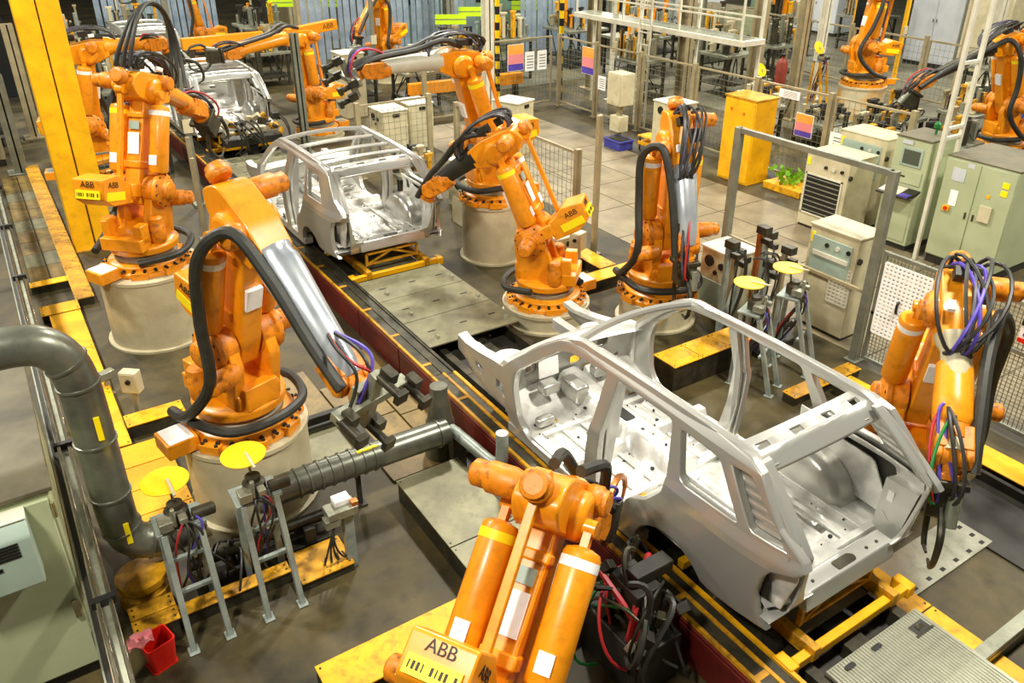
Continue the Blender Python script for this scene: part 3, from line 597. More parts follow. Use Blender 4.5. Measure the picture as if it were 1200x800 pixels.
    for x in (-.52, -.3, .3, .52): m.b2((x - .025, .3, .75), (x + .025, 1.5, .775)); m.b2((x - .02, 1.75, .555), (x + .02, 3.0, .575))
    for y in (.3, 1.48, 1.78, 2.9): m.b2((-.74, y - .03, .55 if y > 1.6 else .745), (.74, y + .03, .595 if y > 1.6 else .785))
    CAR['beads'] = m.mesh('floor_beads')
    # dash panel
    o = [(-.8, .55), (.8, .55), (.82, 1.1), (-.82, 1.1)]
    h = [rounded([(a - .07, b - .05), (a + .07, b - .05), (a + .07, b + .05), (a - .07, b + .05)], .03) for a, b in ((-.5, .95), (.1, .85), (.42, .98))] + [[(a + .04 * math.cos(t), b + .04 * math.sin(t)) for t in [2 * math.pi * i / 12 for i in range(12)]] for a, b in ((-.35, .72), (-.68, .8), (.62, .75), (.3, .7))]
    CAR['dash'] = remap(sheet(o, h, .008, .004, frange(-.7, .7, .1), [.7, .85, 1.]), lambda u, v, w: Vector((u, 3.42 + .1 * (1 - (u / .85) ** 2) + w + (.1 * (1.0 - v) if abs(u) > .2 else .02), v)))
    m = MB(); P = [(3.28, 1.1), (3.36, 1.16), (3.52, 1.13), (3.6, 1.04), (3.54, 1.0), (3.4, 1.06)]; nn = 14; vs = []; fs = []
    for i in range(nn + 1):
        u = -.8 + 1.6 * i / nn
        for a, b in P: vs.append((u, a + .12 * (1 - (u / .8) ** 2), b))
    k = len(P)
    for i in range(nn):
        for j in range(k): fs.append((i * k + j, i * k + (j + 1) % k, (i + 1) * k + (j + 1) % k, (i + 1) * k + j))
    fs += [tuple(range(k)), tuple(nn * k + j for j in range(k - 1, -1, -1))]; m.add(vs, fs); CAR['cowl'] = m.mesh('cowl', 50)
    m = MB(); m.prism(rounded([(.02, .70), (.06, .84), (.2, .845), (.24, .78), (.2, .74), (.1, .70)], .015, 3), -.5, .5, ax='x'); CAR['tsill'] = m.mesh('tailgate_sill')
    CAR['tsillhole'] = MB().prism(rounded([(-.1, .085), (.1, .085), (.12, .13), (.08, .165), (-.1, .165)], .02), .83, .849, ax='z').mesh('sill_opening'); CAR['bolt'] = MB().cyl((0, .12, .83), (0, .12, .849), .013, n=10).mesh('bolt_hole')
    # headers
    o = rounded([(-.7, .44), (.7, .44), (.68, .7), (-.68, .7)], .02); h = [rounded([(x - .07, .56), (x + .05, .56), (x + .07, .63), (x - .05, .63)], .008) for x in (-.5, -.17, .17, .5)]
    CAR['rh'] = remap(sheet(o, h, .008, .004, frange(-.6, .6, .12), [.5, .55, .65]), lambda u, v, w: Vector((u, v + .04 * (u / .7) ** 2, 1.765 + .03 * (1 - (u / .7) ** 2) + w - (.0 if v > .54 else (.54 - v) * 1.0))))
    m = MB(); m.b2((-.6, .5, 1.66), (.6, .535, 1.70))
    for i in range(10):
        x = -.5 + .11 * i; m.b2((x - .03, .47, 1.68), (x + .02, .53, 1.715))
    CAR['rhin'] = m.mesh('header_inner')
    m = MB(); m.tube([(-.7 + .1 * i, 2.50 + .1 * (1 - ((-.7 + .1 * i) / .7) ** 2), 1.775 + .03 * (1 - ((-.7 + .1 * i) / .7) ** 2)) for i in range(15)], .035, 8); CAR['fh'] = m.mesh('front_header')
    vs = []; m = MB(); m.tube([(-.7 + .1 * i, 0, 1.775 + .03 * (1 - ((-.7 + .1 * i) / .7) ** 2)) for i in range(15)], .03, 6); CAR['bow'] = m.mesh('roof_bow')
car_meshes()
def car(label, yr, bows=(), ribs=False, group=None, simple=False):
    t = thing('car_body', label, 'car body', (CX, yr, 0), 0, group)
    for sg in (-1, 1):
        sp = obj('side_panel', CAR['sider' if ribs else 'side', sg], 'body', t); wm = sp.modifiers.new('weighted', 'WEIGHTED_NORMAL'); wm.keep_sharp = True; obj('lamp_recess', CAR['recess', sg], 'body', t); obj('lamp_bracket', CAR['bracket', sg], 'body_in', t); obj('rear_corner', CAR['corner', sg], 'body', t); obj('roof_rail', CAR['rail', sg], 'body', t)
        obj('rocker', CAR['sill', sg], 'body', t, .01); obj('pillar_inner', CAR['bp', sg], 'body', t, .008); obj('wheelhouse', CAR['house', sg], 'body', t)
        obj('inner_quarter', CAR['iq', sg], 'body_in', t); obj('cavity_shade', CAR['quarter_shade', sg], 'dark', t); obj('front_apron', CAR['apron', sg], 'body', t); obj('apron_top', CAR['aprontop', sg], 'body_in', t)
    f = obj('floor_pan', CAR['floor'], 'body_in', t); stuff(obj('drain_holes', CAR['holes'], 'black', f)); obj('floor_beads', CAR['beads'], 'body_in', f, .006)
    obj('dash_panel', CAR['dash'], 'body', t); obj('cowl', CAR['cowl'], 'body_in', t)
    s = obj('tailgate_sill', CAR['tsill'], 'body', t, .004); obj('sill_opening', CAR['tsillhole'], 'dark_steel', s); [obj('bolt_hole', CAR['bolt'], 'dark_steel', s, 0, Matrix.Translation((x, 0, 0))) for x in (-.35, .26, .38)]
    h = obj('rear_header', CAR['rh'], 'body', t); obj('header_inner', CAR['rhin'], 'body', h); obj('front_header', CAR['fh'], 'body', t)
    for y in bows: obj('roof_bow', CAR['bow'], 'body', t, 0, Matrix.Translation((0, y, 0)))
    if ribs:
        for sg in (-1, 1): obj('ribbed_panel', CAR['ribs', sg], 'body', t)
        MB().box((0, 0, 0), (.24, .004, .2)).build('paper_sheet', 'paper', t, 0, M=Matrix.Translation((-.36, 3.37, .98)) @ Matrix.Rotation(R(-6), 4, 'X'))
    for x, y, z, a, b, c in ((-.42, 3.28, .82, .2, .16, .12), (-.15, 3.2, .74, .16, .3, .2), (.3, 3.3, .8, .3, .12, .14), (-.62, 3.05, .62, .2, .1, .1), (.55, 3.05, .62, .22, .1, .1)): MB().box((x, y, z), (a, b, c)).build('bracket', 'body', t, .03)
    return t
car('bare silver car body without roof at the front of the line', 2.3, (), True)
car('bare silver car body with thin roof bows in the middle of line', 10.0, (.95, 1.4, 1.95))
car('silver car frame beyond the middle car with tools clamped behind it', 17.7, (.8, 1.2, 1.6, 2.0))
car('farthest silver car body behind the yellow column and hoses', 25.4, (.9, 1.6))
# ---- carriers
def carrier(label, yr):
    t = thing('body_carrier', label, 'carrier', (CX, yr, .2))
    for sg in (-1, 1):
        MB().b2((sg * .46 - .035, -.1, .12), (sg * .46 + .035, 3.6, .24)).build('runner', 'yellow_dirty', t, .006)
    for y in (-.05, 1.1, 2.4, 3.5):
        MB().b2((-.64, y - .035, .11), (.64, y + .035, .19)).build('cross_bar', 'yellow', t, .008)
    MB().b2((.64, -.1, .08), (.73, .06, .19)).build('bumper_block', 'yellow', t, .01); MB().b2((-.73, -.1, .08), (-.64, .06, .19)).build('bumper_block', 'yellow', t, .01)
    MB().b2((-.42, .1, .1), (.42, 1.0, .112)).build('drip_tray', 'plate_dull', t)
    m = MB()
    m.bar((-.4, .12, .24), (-.4, .12, .42), .035); m.bar((.4, .12, .24), (.4, .12, .42), .035); m.bar((-.4, .12, .42), (.4, .12, .42), .035); m.bar((-.4, .12, .26), (.4, .12, .26), .03); m.bar((-.4, .12, .26), (.0, .12, .41), .025); m.bar((.0, .12, .41), (.4, .12, .26), .025)
    m.build('rear_truss', 'yellow_dirty', t)
    for x in (-.5, .5):
        for y in (.7, 1.7, 3.1):
            MB().b2((x - .04, y - .05, .22), (x + .04, y + .05, .36 if y > 1 else .48)).build('support_pad', 'yellow_worn', t, .006)
    for sg in (-1, 1):
        for y in (.2, 3.2): MB().turn((sg * .56, y, .08), (1, 0, 0), [(-.03, .08), (.03, .08)], 14).build('wheel', 'dark', t)
    return t
carrier('yellow steel carrier under the front car body', 2.3); carrier('yellow steel carrier under the middle car body', 10.0)
carrier('yellow steel carrier under the car frame with clamped tools', 17.7); carrier('yellow steel carrier under the farthest car body', 25.4)
# ================================================================== left side
# yellow twin column
t = thing('steel_column', 'tall bright yellow double steel column', 'column', (1.03, 14.3, 0), 0)
for k, x in enumerate((-.19, .13)):
    MB().b2((x - .15, -.16, 0), (x + .15, .16, 5.6)).build('column_half', 'yellow', t, .012)
MB().b2((-.02 - .05, -.1, 0), (-.02 + .03, .1, 5.6)).build('joint', 'dark', t); MB().b2((-.35, -.22, 0), (.32, .22, .03)).build('foot_plate', 'yellow_dirty', t, .005)
MB().b2((-.05, -.2, 1.05), (.25, -.165, 1.2)).build('sign_plate', 'galv', t)
# grey fume duct in one vertical plane
def duct(name, label, pts, r, seams, m='duct', n=6):
    t = thing(name, label, 'duct', pts[0] if False else (pts[-1][0], pts[-1][1], 0)); o = Vector((pts[-1][0], pts[-1][1], 0))
    P = [Vector(p) - o for p in pts]; S = spline(P, n); MB().tube(S, r, 20).build('duct_pipe', m, t)
    L = [0.]
    for a, b in zip(S, S[1:]): L.append(L[-1] + (b - a).length)
    me = MB().turn((0, 0, 0), (0, 0, 1), [(-.012, r + .002), (-.008, r + .012), (.008, r + .012), (.012, r + .002)], 20).mesh('seam_band')
    for s in seams:
        d = s * L[-1]; i = max(j for j in range(len(L) - 1) if L[j] <= d); f = (d - L[i]) / max(1e-6, L[i + 1] - L[i]); p = S[i].lerp(S[i + 1], f); x, y, z = frame(S[i + 1] - S[i]); M = Matrix((x, y, z)).transposed().to_4x4(); M.translation = p
        obj('seam_band', me, m, t, 0, M)
    return t, S
Y = 5.9
t, S = duct('fume_duct', 'thick grey fume duct bending down beside the green cabinet', [(-1.6, Y, 2.46), (-.6, Y, 2.46), (-.2, Y, 2.45), (-.02, Y, 2.36), (.07, Y, 2.16), (.09, Y, 1.8), (.09, Y, 1.1), (.1, Y, .72), (.17, Y, .54), (.32, Y, .46), (.55, Y, .45)], .145, (.32, .45, .5, .63, .76, .85, .93, .98))
for z in (1.62, .62): MB().b2((-.02, -.151, z), (.02, -.14, z + .2)).build('flow_sticker', 'label_yellow', t, M=Matrix.Translation((-.46 + .04, 0, 0)))
t, S = duct('fume_duct', 'horizontal ribbed grey fume duct crossing toward the car line', [(1.15, 5.9, .48), (1.5, 5.9, .5), (2.0, 5.9, .5), (2.6, 5.9, .49), (3.05, 5.9, .48)], .13, [.2 + .055 * k for k in range(8)] + [.95])
MB().b2((-.95, -.05, .62), (-.75, -.02, .635)).build('flow_sticker', 'label_yellow', t); MB().bar((-.95, 0, .4), (-.95, 0, 0), .04).b2((-1.0, -.06, 0), (-.9, .06, .02)).build('support_leg', 'dark', t)
t = thing('fume_funnel', 'upright grey fume funnel at the front of the car', 'duct', (3.12, 6.15, 0)); MB().turn((0, 0, .35), (0, 0, 1), [(0, .15), (.08, .15), (.12, .13), (.42, .09), (.5, .09)], 20).build('funnel', 'duct', t); MB().turn((0, 0, 0), (0, 0, 1), [(0, .17), (.3, .17), (.35, .15)], 20).build('collar', 'duct', t)
t = thing('steel_pipe_brace', 'grey steel pipe brace leaning against the red skirt', 'pipe', (3.2, 5.35, 0))
MB().tube(spline([(-.05, .62, .42), (-.02, .3, .42), (.02, -.02, .4), (.05, -.14, .44), (.06, -.16, .6), (.06, -.16, .8)], 6), .06, 12).build('pipe', 'stand', t); MB().b2((-.1, .5, 0), (.05, .64, .4)).build('foot', 'dark_steel', t)
t = thing('yellow_duct_stub', 'stubby round yellow foot below the duct elbow', 'duct foot', (.14, 5.78, 0)); MB().turn((0, 0, 0), (0, 0, 1), [(0, .2), (.14, .2), (.15, .16), (.2, .16), (.21, .2), (.27, .2)], 20).build('foot', 'yellow_dirty', t)
kerb('floor_box', 'dirty yellow floor box behind the red bucket', -.02, .3, 5.18, 5.5, h=.22, m='yellow_dirty', seg=.17, cat='floor box')
# green cabinet near the camera
t = thing('control_cabinet', 'large green control cabinet with dusty top beside the duct', 'cabinet', (-.8, 6.1, 0))
MB().b2((-.5, -.88, .1), (.54, .93, 1.7)).build('body', 'green_cab', t, .012); MB().b2((-.47, -.86, 0), (.51, .9, .1)).build('plinth', 'dark', t); MB().b2((-.52, -.9, 1.7), (.56, .95, 1.74)).build('dusty_top', 'green_top', t, .008)
d = MB().b2((-.28, -.915, .14), (.52, -.885, 1.66)).build('door', 'green_cab', t, .008); MB().b2((.46, -.945, .62), (.5, -.915, .78)).build('handle', 'chrome', d, .006); d = MB().b2((-.5, -.915, .14), (-.3, -.885, 1.66)).build('door', 'green_cab', t, .008)
for z in (.3, 1.5): MB().cyl((.535, -.91, z), (.535, -.91, z + .12), .014, n=10).build('hinge', 'chrome', t)
t = thing('cooling_unit', 'pale green cooling unit with black vent slots on cabinet door', 'air conditioner', (-.62, 5.18, 1.17))
MB().prism(rounded([(-.2, .0), (0, 0), (0, .5), (-.12, .5), (-.2, .4)], .02), -.28, .2, ax='x').build('housing', 'cool_cab', t, .01); MB().b2((-.28, -.14, .492), (.2, -.0, .505)).build('lid', 'white', t, .004)
for k in range(5): MB().b2((-.2, -.206, .27 + .024 * k), (.12, -.196, .284 + .024 * k)).build('vent_slot', 'black', t)
MB().b2((-.1, -.206, .2), (.0, -.196, .225)).build('logo_plate', 'black', t)
# chrome rails
t = thing('guard_rail', 'long pair of shiny metal rails in front of the green cabinet', 'rail', (-.13, 4, 0))
for x, z in ((-.045, 1.0), (.03, .985)): MB().box((x, 7.2, z), (.028, 16, .045)).build('rail', 'chrome', t, .006)
MB().box((-.01, 7.2, .955), (.11, 16, .025)).build('channel', 'galv', t)
for k in range(8): MB().box((-.01, .9 + 2.05 * k, .48), (.06, .06, .96)).build('post', 'post', t)
for k in range(8): MB().box((-.01, .8 + 2.05 * k, 1.0), (.15, .05, .06)).build('clamp', 'black', t)
t = thing('cable_ladder', 'galvanised cable ladder between chrome rails and green cabinet', 'cable ladder', (-.21, 9, .0))
for x in (-.035, .02): MB().box((x, 0, .82), (.012, 11, .05)).build('side_rail', 'galv', t)
me = MB().box((-.01, 0, .8), (.055, .025, .02)).mesh('rung')
for k in range(26): obj('rung', me, 'galv', t, 0, Matrix.Translation((0, -5.2 + .41 * k, 0)))
for k in range(5): MB().tube(spline([(-.03 + .01 * k, -5, .83), (-.025 + .01 * k, -2, .84), (-.027 + .01 * k, 1, .83), (-.025 + .01 * k, 5, .84)], 5), .009, 6).build('cable', ('rubber', 'dark', 'rubber', 'rubber', 'copper')[k], t)
for k in range(5): MB().box((-.01, -4.6 + 2.2 * k, .4), (.04, .04, .8)).build('leg', 'galv', t)
t = thing('metal_bracket', 'small welded metal rung bracket behind the green cabinet', 'bracket', (-.3, 7.4, 0))
MB().bar((0, 0, 0), (0, 0, 1.45), .03).bar((0, .4, 0), (0, .4, 1.45), .03).bar((0, 0, 1.4), (0, .4, 1.4), .025).bar((0, 0, 1.1), (0, .4, 1.1), .025).build('frame', 'stand', t)
# bucket
t = thing('bucket', 'red plastic bucket holding a crumpled pale rag', 'bucket', (.1, 5.04, 0), 15); MB().prism(rounded([(-.1, -.08), (.1, -.08), (.1, .08), (-.1, .08)], .03), 0, .01, ax='z').build('base', 'red', t)
m = MB(); n = 4; a = rounded([(-.1, -.09), (.1, -.09), (.1, .09), (-.1, .09)], .03); k = len(a); m.add([(x * .85, y * .85, .005) for x, y in a] + [(x * 1.1, y * 1.1, .26) for x, y in a] + [(x * 1.0, y * 1.0, .26) for x, y in a] + [(x * .8, y * .8, .02) for x, y in a], [(r * k + i, r * k + (i + 1) % k, (r + 1) * k + (i + 1) % k, (r + 1) * k + i) for r in range(3) for i in range(k)]); m.build('shell', 'red', t)
rnd = random.Random(3); m = MB(); bm_pts = []
for i in range(7):
    for j in range(7): bm_pts.append((-.12 + .03 * i, -.05 + .025 * j, .24 + rnd.uniform(0, .07)))
m.add(bm_pts, [(i * 7 + j, i * 7 + j + 1, i * 7 + j + 8, i * 7 + j + 7) for i in range(6) for j in range(6)]); o = m.build('rag', 'poster_p', None); o.location = (.03, 5.05, .0); tag(o, 'crumpled pale pink rag lying in the red bucket', 'rag')
# tip dresser stands
def tip_dresser(label, x, y, rz=0., z=1.28, group=None, m='stand', tilt=0.):
    t = thing('tip_dresser', label, 'tip dresser', (x, y, 0), rz, group)
    for sx in (-1, 1):
        for sy in (-1, 1):
            MB().bar((sx * .14, -.02 + sy * .12 - .24 * (sy < 0), .0), (sx * .13, -.02 + sy * .1, z - .32), .045, .05).b2((sx * .14 - .04, -.02 + sy * .12 - .24 * (sy < 0) - .05, 0), (sx * .14 + .04, -.02 + sy * .12 - .24 * (sy < 0) + .05, .012)).build('leg', m, t, .004)
    for zz, yy in ((.45, -.2), (.72, -.14)): MB().bar((-.14, yy, zz), (.14, yy, zz), .035).build('cross_bar', m, t, .004)
    MB().b2((-.18, -.14, z - .33), (.18, .12, z - .3)).build('top_plate', 'stand', t, .004)
    MB().turn((0, -.02, z - .3), (0, 0, 1), [(0, .09), (.1, .09), (.12, .06), (.16, .06)], 14).turn((.1, -.06, z - .27), (1, 0, 0), [(0, .05), (.16, .05), (.17, .03)], 12).build('dresser_motor', 'dark_steel', t)
    MB().box((-.1, -.1, z - .24), (.1, .12, .08)).box((.02, -.16, z - .2), (.06, .08, .05)).cyl((-.04, -.14, z - .26), (-.04, -.14, z - .1), .018).build('dresser_head', 'galv', t, .006)
    MB().bar((0, .02, z - .18), (0, .06, z), .02).build('disc_arm', 'galv', t)
    ax_ = Euler((R(tilt), 0, 0)).to_matrix() @ Vector((0, 0, 1)); d = MB().turn((-.02, .08, z), ax_, [(0, .175), (.012, .175)], 32).build('yellow_disc', 'yellow_pure', t, .003); MB().bar((.0, .07, z + .02), (.0, -.16, z + .025), .022, .018).build('pointer', 'cream', d, .003)
    rnd = random.Random(int(x * 71))
    for i in range(7):
        MB().tube(bez((rnd.uniform(-.15, .15), -.1, z - .26), (rnd.uniform(-.3, .3), -.3, z - .3), (rnd.uniform(-.2, .2), rnd.uniform(-.2, .2), z - .7), (rnd.uniform(-.1, .1), .1, .2), 10), .01, 6).build('cable', ('rubber', 'purple', 'rubber', 'red_wire', 'rubber', 'rubber', 'rubber')[i], t)
    return t
tip_dresser('tip dresser stand with yellow disc standing over yellow dirty trunking beside the duct elbow', .47, 5.4)
tip_dresser('tip dresser stand with yellow disc in front of robot drum and ribbed duct', 1.06, 5.4)
tip_dresser('tip dresser stand with yellow disc seen between the front car and the tall gate', 6.85, 5.46, 20)
tip_dresser('tip dresser stand with yellow disc right against the tall gate frame', 7.55, 5.5, 20)
def pneumatic(label, x, y, L, W, seed):
    t = thing('pneumatic_unit', label, 'pneumatic unit', (x, y, 0)); rnd = random.Random(seed); MB().b2((-L / 2, -W / 2, 0), (L / 2, W / 2, .08)).build('base', 'dark', t, .006)
    MB().cyl((-L / 2, 0, .26), (L / 2, 0, .26), .045, n=12).build('pipe', 'dark_steel', t); MB().cyl((-L / 2, W * .3, .16), (L / 2, W * .3, .16), .03, n=10).build('pipe', 'dark_steel', t)
    for i in range(int(L * 9)): MB().box((rnd.uniform(-.48, .48) * L, rnd.uniform(-.4, .4) * W, .1 + rnd.uniform(0, .2)), (rnd.uniform(.05, .12), rnd.uniform(.05, .1), rnd.uniform(.06, .2))).build('valve', rnd.choice(('dark', 'dark', 'dark_steel', 'galv', 'rubber')), t, .004)
    for i in range(int(L * 8)):
        a = Vector((rnd.uniform(-.48, .48) * L, rnd.uniform(-.5, .4) * W, .3)); b = a + Vector((rnd.uniform(-.3, .3), rnd.uniform(-.3, .2), -.25)); MB().tube(bez(a, a + Vector((rnd.uniform(-.1, .1), -.1, .25)), b + Vector((0, -.1, .2)), b, 9), .011, 6).build('cable', 'rubber', t)
pneumatic('dark pneumatic valves and pipes behind the tip dresser stands by the drum', 1.1, 5.67, 1.2, .22, 4)
pneumatic('dark pneumatic valves between trunking and the right tip dressers', 7.75, 5.83, .7, .2, 8)
t = thing('clamp_rack', 'rack of steel uprights and clamps behind the right tip dressers', 'clamp rack', (7.72, 6.38, 0)); rnd = random.Random(21)
for i, (x, y, h_) in enumerate(((-.35, 0, 1.35), (-.1, .1, 1.15), (.15, -.05, 1.45), (.4, .05, 1.3), (.3, -.35, 1.25), (.05, -.3, 1.1))):
    u = MB().box((x, y, h_ / 2), (.06, .06, h_)).build('upright', ('stand', 'post_warm', 'copper', 'stand', 'post_warm', 'stand')[i], t, .004); MB().box((x, y - .05, h_), (.12, .16, .1)).box((x + .03, y - .1, h_ - .15), (.07, .12, .07)).build('clamp', 'dark_steel', t, .004); MB().bar((x, y, .05), (x + .25, y + .02, h_ * .55), .045).build('brace', 'stand', t)
for i in range(8): a = Vector((rnd.uniform(-.4, .4), rnd.uniform(-.3, .1), 1.2)); MB().tube(bez(a, a + Vector((.1, -.2, .2)), a + Vector((rnd.uniform(-.3, .3), -.2, -.5)), a + Vector((rnd.uniform(-.2, .2), 0, -1.1)), 10), .012, 6).build('cable', 'rubber', t)
# sensor post and junction boxes
def box_post(name, label, cat, x, y, zc, size, m='cream', rz=0., post=.05, extra=True):
    t = thing(name, label, cat, (x, y, 0), rz); sx, sy, sz = size; top = zc + sz / 2
    MB().box((0, 0, (zc - sz / 2) / 2), (post, post, zc - sz / 2)).b2((-post, -post, 0), (post, post, .012)).build('post', 'post_warm', t); b = MB().box((0, 0, zc), size).build('box', m, t, .012)
    MB().box((-sx / 2 - .004, 0, zc), (.008, sy * .86, sz * .88)).build('lid', m, b, .004)
    if extra: MB().cyl((-sx / 2 - .03, -sy * .05, zc + sz * .1), (-sx / 2, -sy * .05, zc + sz * .1), .028, n=12).build('knob', 'black', b)
    return t
box_post('junction_box', 'small cream junction box on a post beside yellow trunking and beige drum', 'junction box', .62, 8.62, .46, (.12, .2, .26), rz=50)
box_post('junction_box', 'cream junction box on a post by the yellow trunking near the aisle', 'junction box', 6.95, 8.9, .62, (.18, .2, .28), rz=20)
t = thing('sensor_stand', 'small sensor stand with white box near the ribbed duct', 'sensor', (1.72, 5.2, 0)); MB().box((0, 0, .3), (.09, .07, .6)).build('post', 'stand', t, .005); MB().box((-.05, 0, .64), (.26, .16, .08)).box((-.15, -.03, .58), (.12, .1, .08)).build('head', 'galv', t, .006); MB().box((-.02, .05, .7), (.14, .11, .05)).build('white_box', 'paper', t, .005); MB().box((.06, -.04, .69), (.06, .06, .06)).build('sensor', 'copper', t, .004)
for i in range(4): MB().tube(bez((-.12, -.05, .58), (-.25, -.1, .3), (-.3 + .1 * i, -.1, .1), (-.2 + .05 * i, .1, .1), 10), .009, 6).build('cable', 'rubber', t)
box_post('sensor_box', 'small orange-topped sensor box left of the beige drum', 'sensor', .42, 9.3, .25, (.2, .1, .1), 'galv', 20)
# thin posts near the rear robot
for (x, y, h, lab) in ((2.5, 12.9, 1.6, 'slim beige post between the drum robot and middle car'), (2.62, 13.6, 1.75, 'slim beige post behind the middle car front'), (.83, 14.9, 1.3, 'thin grey post in front of the yellow column')):
    t = thing('post', lab, 'post', (x, y, 0)); MB().box((0, 0, h / 2), (.06, .06, h)).build('shaft', 'post_warm', t, .005); MB().box((0, 0, .01), (.16, .16, .02)).build('foot', 'post_warm', t)
# ================================================================== right side
def wire_mesh(W, H, pitch=.05, th=.009):
    m = MB(); n = int(W / pitch)
    for i in range(1, n): x = W * i / n; m.add([(x - th / 2, 0, 0), (x + th / 2, 0, 0), (x + th / 2, 0, H), (x - th / 2, 0, H)], [(0, 1, 2, 3)]); m.add([(x, -th / 2, 0), (x, th / 2, 0), (x, th / 2, H), (x, -th / 2, H)], [(0, 1, 2, 3)])
    n = int(H / pitch)
    for i in range(1, n): z = H * i / n; m.add([(0, 0, z - th / 2), (W, 0, z - th / 2), (W, 0, z + th / 2), (0, 0, z + th / 2)], [(0, 1, 2, 3)]); m.add([(0, -th / 2, z), (W, -th / 2, z), (W, th / 2, z), (0, th / 2, z)], [(0, 1, 2, 3)])
    return m
def perforated(W, H, pitch, bw):
    m = MB(); n = int(W / pitch)
    for i in range(n + 1): x = W * i / n; m.b2((x - bw / 2, -.003, 0), (x + bw / 2, .003, H))
    n = int(H / pitch)
    for i in range(n + 1): z = H * i / n; m.b2((0, -.004, z - bw / 2), (W, .004, z + bw / 2))
    return m
def fence(label, p, q, z0, z1, post=None, mesh=True, bar=.045, m='post', pitch=.05, mid=(), group=None, ends=(0, 1), name='mesh_fence_panel'):
    p = Vector((p[0], p[1], 0)); q = Vector((q[0], q[1], 0)); W = (q - p).length; rz = math.degrees(math.atan2(q.y - p.y, q.x - p.x)); t = thing(name, label, 'fence', p, rz, group)
    f = MB().b2((0, -bar / 2, z1 - bar), (W, bar / 2, z1))
    if z1 - z0 > 2.5 * bar: f.b2((0, -bar / 2, z0), (W, bar / 2, z0 + bar)); f.b2((0, -bar / 2, z0 + bar), (bar, bar / 2, z1 - bar)); f.b2((W - bar, -bar / 2, z0 + bar), (W, bar / 2, z1 - bar))
    for zz in mid: f.b2((0, -bar / 2, zz), (W, bar / 2, zz + bar))
    f.build('frame', m, t, .004)
    if mesh: stuff(wire_mesh(W - 2 * bar, z1 - z0 - 2 * bar, pitch).build('wire_mesh', 'galv', t, 0, M=Matrix.Translation((bar, 0, z0 + bar))))
    if post:
        for x in [W * e for e in ends]: MB().b2((x - .05, -.05, 0), (x + .05, .05, post)).b2((x - .09, -.09, 0), (x + .09, .09, .015)).build('post', m, t, .006)
    return t
FX = 8.4
g = fence('tall open gate frame of thick grey posts in front of the vent cabinets', (FX, 5.05), (FX, 7.35), 2.38, 2.45, 2.45, False, .07, name='tall_gate')
MB().b2((0, -.02, .9), (2.3, .02, .94)).build('cross_rail', 'post_warm', g)
fp = fence('wire mesh fence panel with a black handle beside the tall gate', (FX, 4.95), (FX, 3.86), .08, 1.52, 1.55, pitch=.045, mid=(.7,), ends=(1,))
t = fence('wire mesh fence panel with striped warning sign', (FX, 3.8), (FX, 2.5), .08, 1.52, 1.55, pitch=.045, mid=(.95,), ends=(1,))
sg_ = MB().b2((.5, -.04, 1.1), (1.05, -.03, 1.36)).build('warning_sign', 'paper', t)
MB().b2((.5, -.046, 1.29), (1.05, -.039, 1.36)).build('sign_band', 'black', sg_); MB().b2((.5, -.046, 1.1), (1.05, -.039, 1.15)).build('sign_band', 'red', sg_); MB().b2((.54, -.046, 1.18), (1.0, -.039, 1.21)).build('sign_band', 'blue', sg_)
fence('wire mesh fence panel at the far right below the two-door cabinet', (FX, 2.44), (FX, .8), .08, 1.52, 1.55, pitch=.045, mid=(.95,), ends=(1,))
MB().tube(spline([(.33, -.01, .84), (.33, -.06, .86), (.33, -.07, .92), (.33, -.06, .98), (.33, -.01, 1.0)], 5), .016, 8).build('handle', 'black', fp)
t = thing('perforated_panel', 'perforated steel panel coloured bright as if lit, fixed to mesh fence', 'panel', (FX - .04, 4.3, .5)); stuff(perforated(.58, .9, .05, .026).build('grid', 'paper', t, 0, M=Matrix.Rotation(R(90), 4, 'Z')))  # bright white colour stands for the light falling on this panel
t = thing('perforated_panel', 'white perforated panel standing below the cream vent unit', 'panel', (8.61, 5.44, .5)); stuff(perforated(.3, .5, .05, .026).build('grid', 'white', t, 0, M=Matrix.Rotation(R(90), 4, 'Z')))
# aisle-side posts
def fpost(label, x, y, h, m='post_warm', w=.08, name='fence_post'):
    t = thing(name, label, 'post', (x, y, 0)); MB().box((0, 0, h / 2), (w, w, h)).build('shaft', m, t, .006); MB().box((0, 0, .012), (w * 2.2, w * 2.2, .024)).build('foot', m, t); MB().box((0, 0, h), (w * .9, w * .9, .02)).build('cap', m, t); return t
fpost('tall beige fence post standing alone behind the aisle robot', 7.75, 9.5, 2.25)
# cabinets facing the line (front to -X)
def cab(label, x0, x1, y0, y1, h, m='green_cab', doors=2, plinth=.14, cat='cabinet', name='control_cabinet', top='green_top'):
    t = thing(name, label, cat, ((x0 + x1) / 2, (y0 + y1) / 2, 0)); dx, dy = (x1 - x0) / 2, (y1 - y0) / 2
    MB().b2((-dx, -dy, plinth), (dx, dy, h)).build('body', m, t, .012)
    if plinth: MB().b2((-dx + .02, -dy + .02, 0), (dx - .02, dy - .02, plinth)).build('plinth', 'dark', t)
    MB().b2((-dx - .01, -dy - .01, h), (dx + .01, dy + .01, h + .02)).build('top', top, t, .004)
    w = 2 * dy / doors
    for k in range(doors):
        a = -dy + w * k; d = MB().b2((-dx - .018, a + .008, plinth + .02), (-dx, a + w - .008, h - .03)).build('door', m, t, .006)
        MB().b2((-dx - .04, a + (.05 if k else w - .07), h * .5), (-dx - .015, a + (.07 if k else w - .05), h * .5 + .1)).build('handle', 'dark_steel', d, .003)
    return t
c = cab('big two-door green cabinet with yellow stickers behind the mesh fence', 12.0, 13.15, 5.35, 6.42, 1.72); dx, dy = -.575, 0
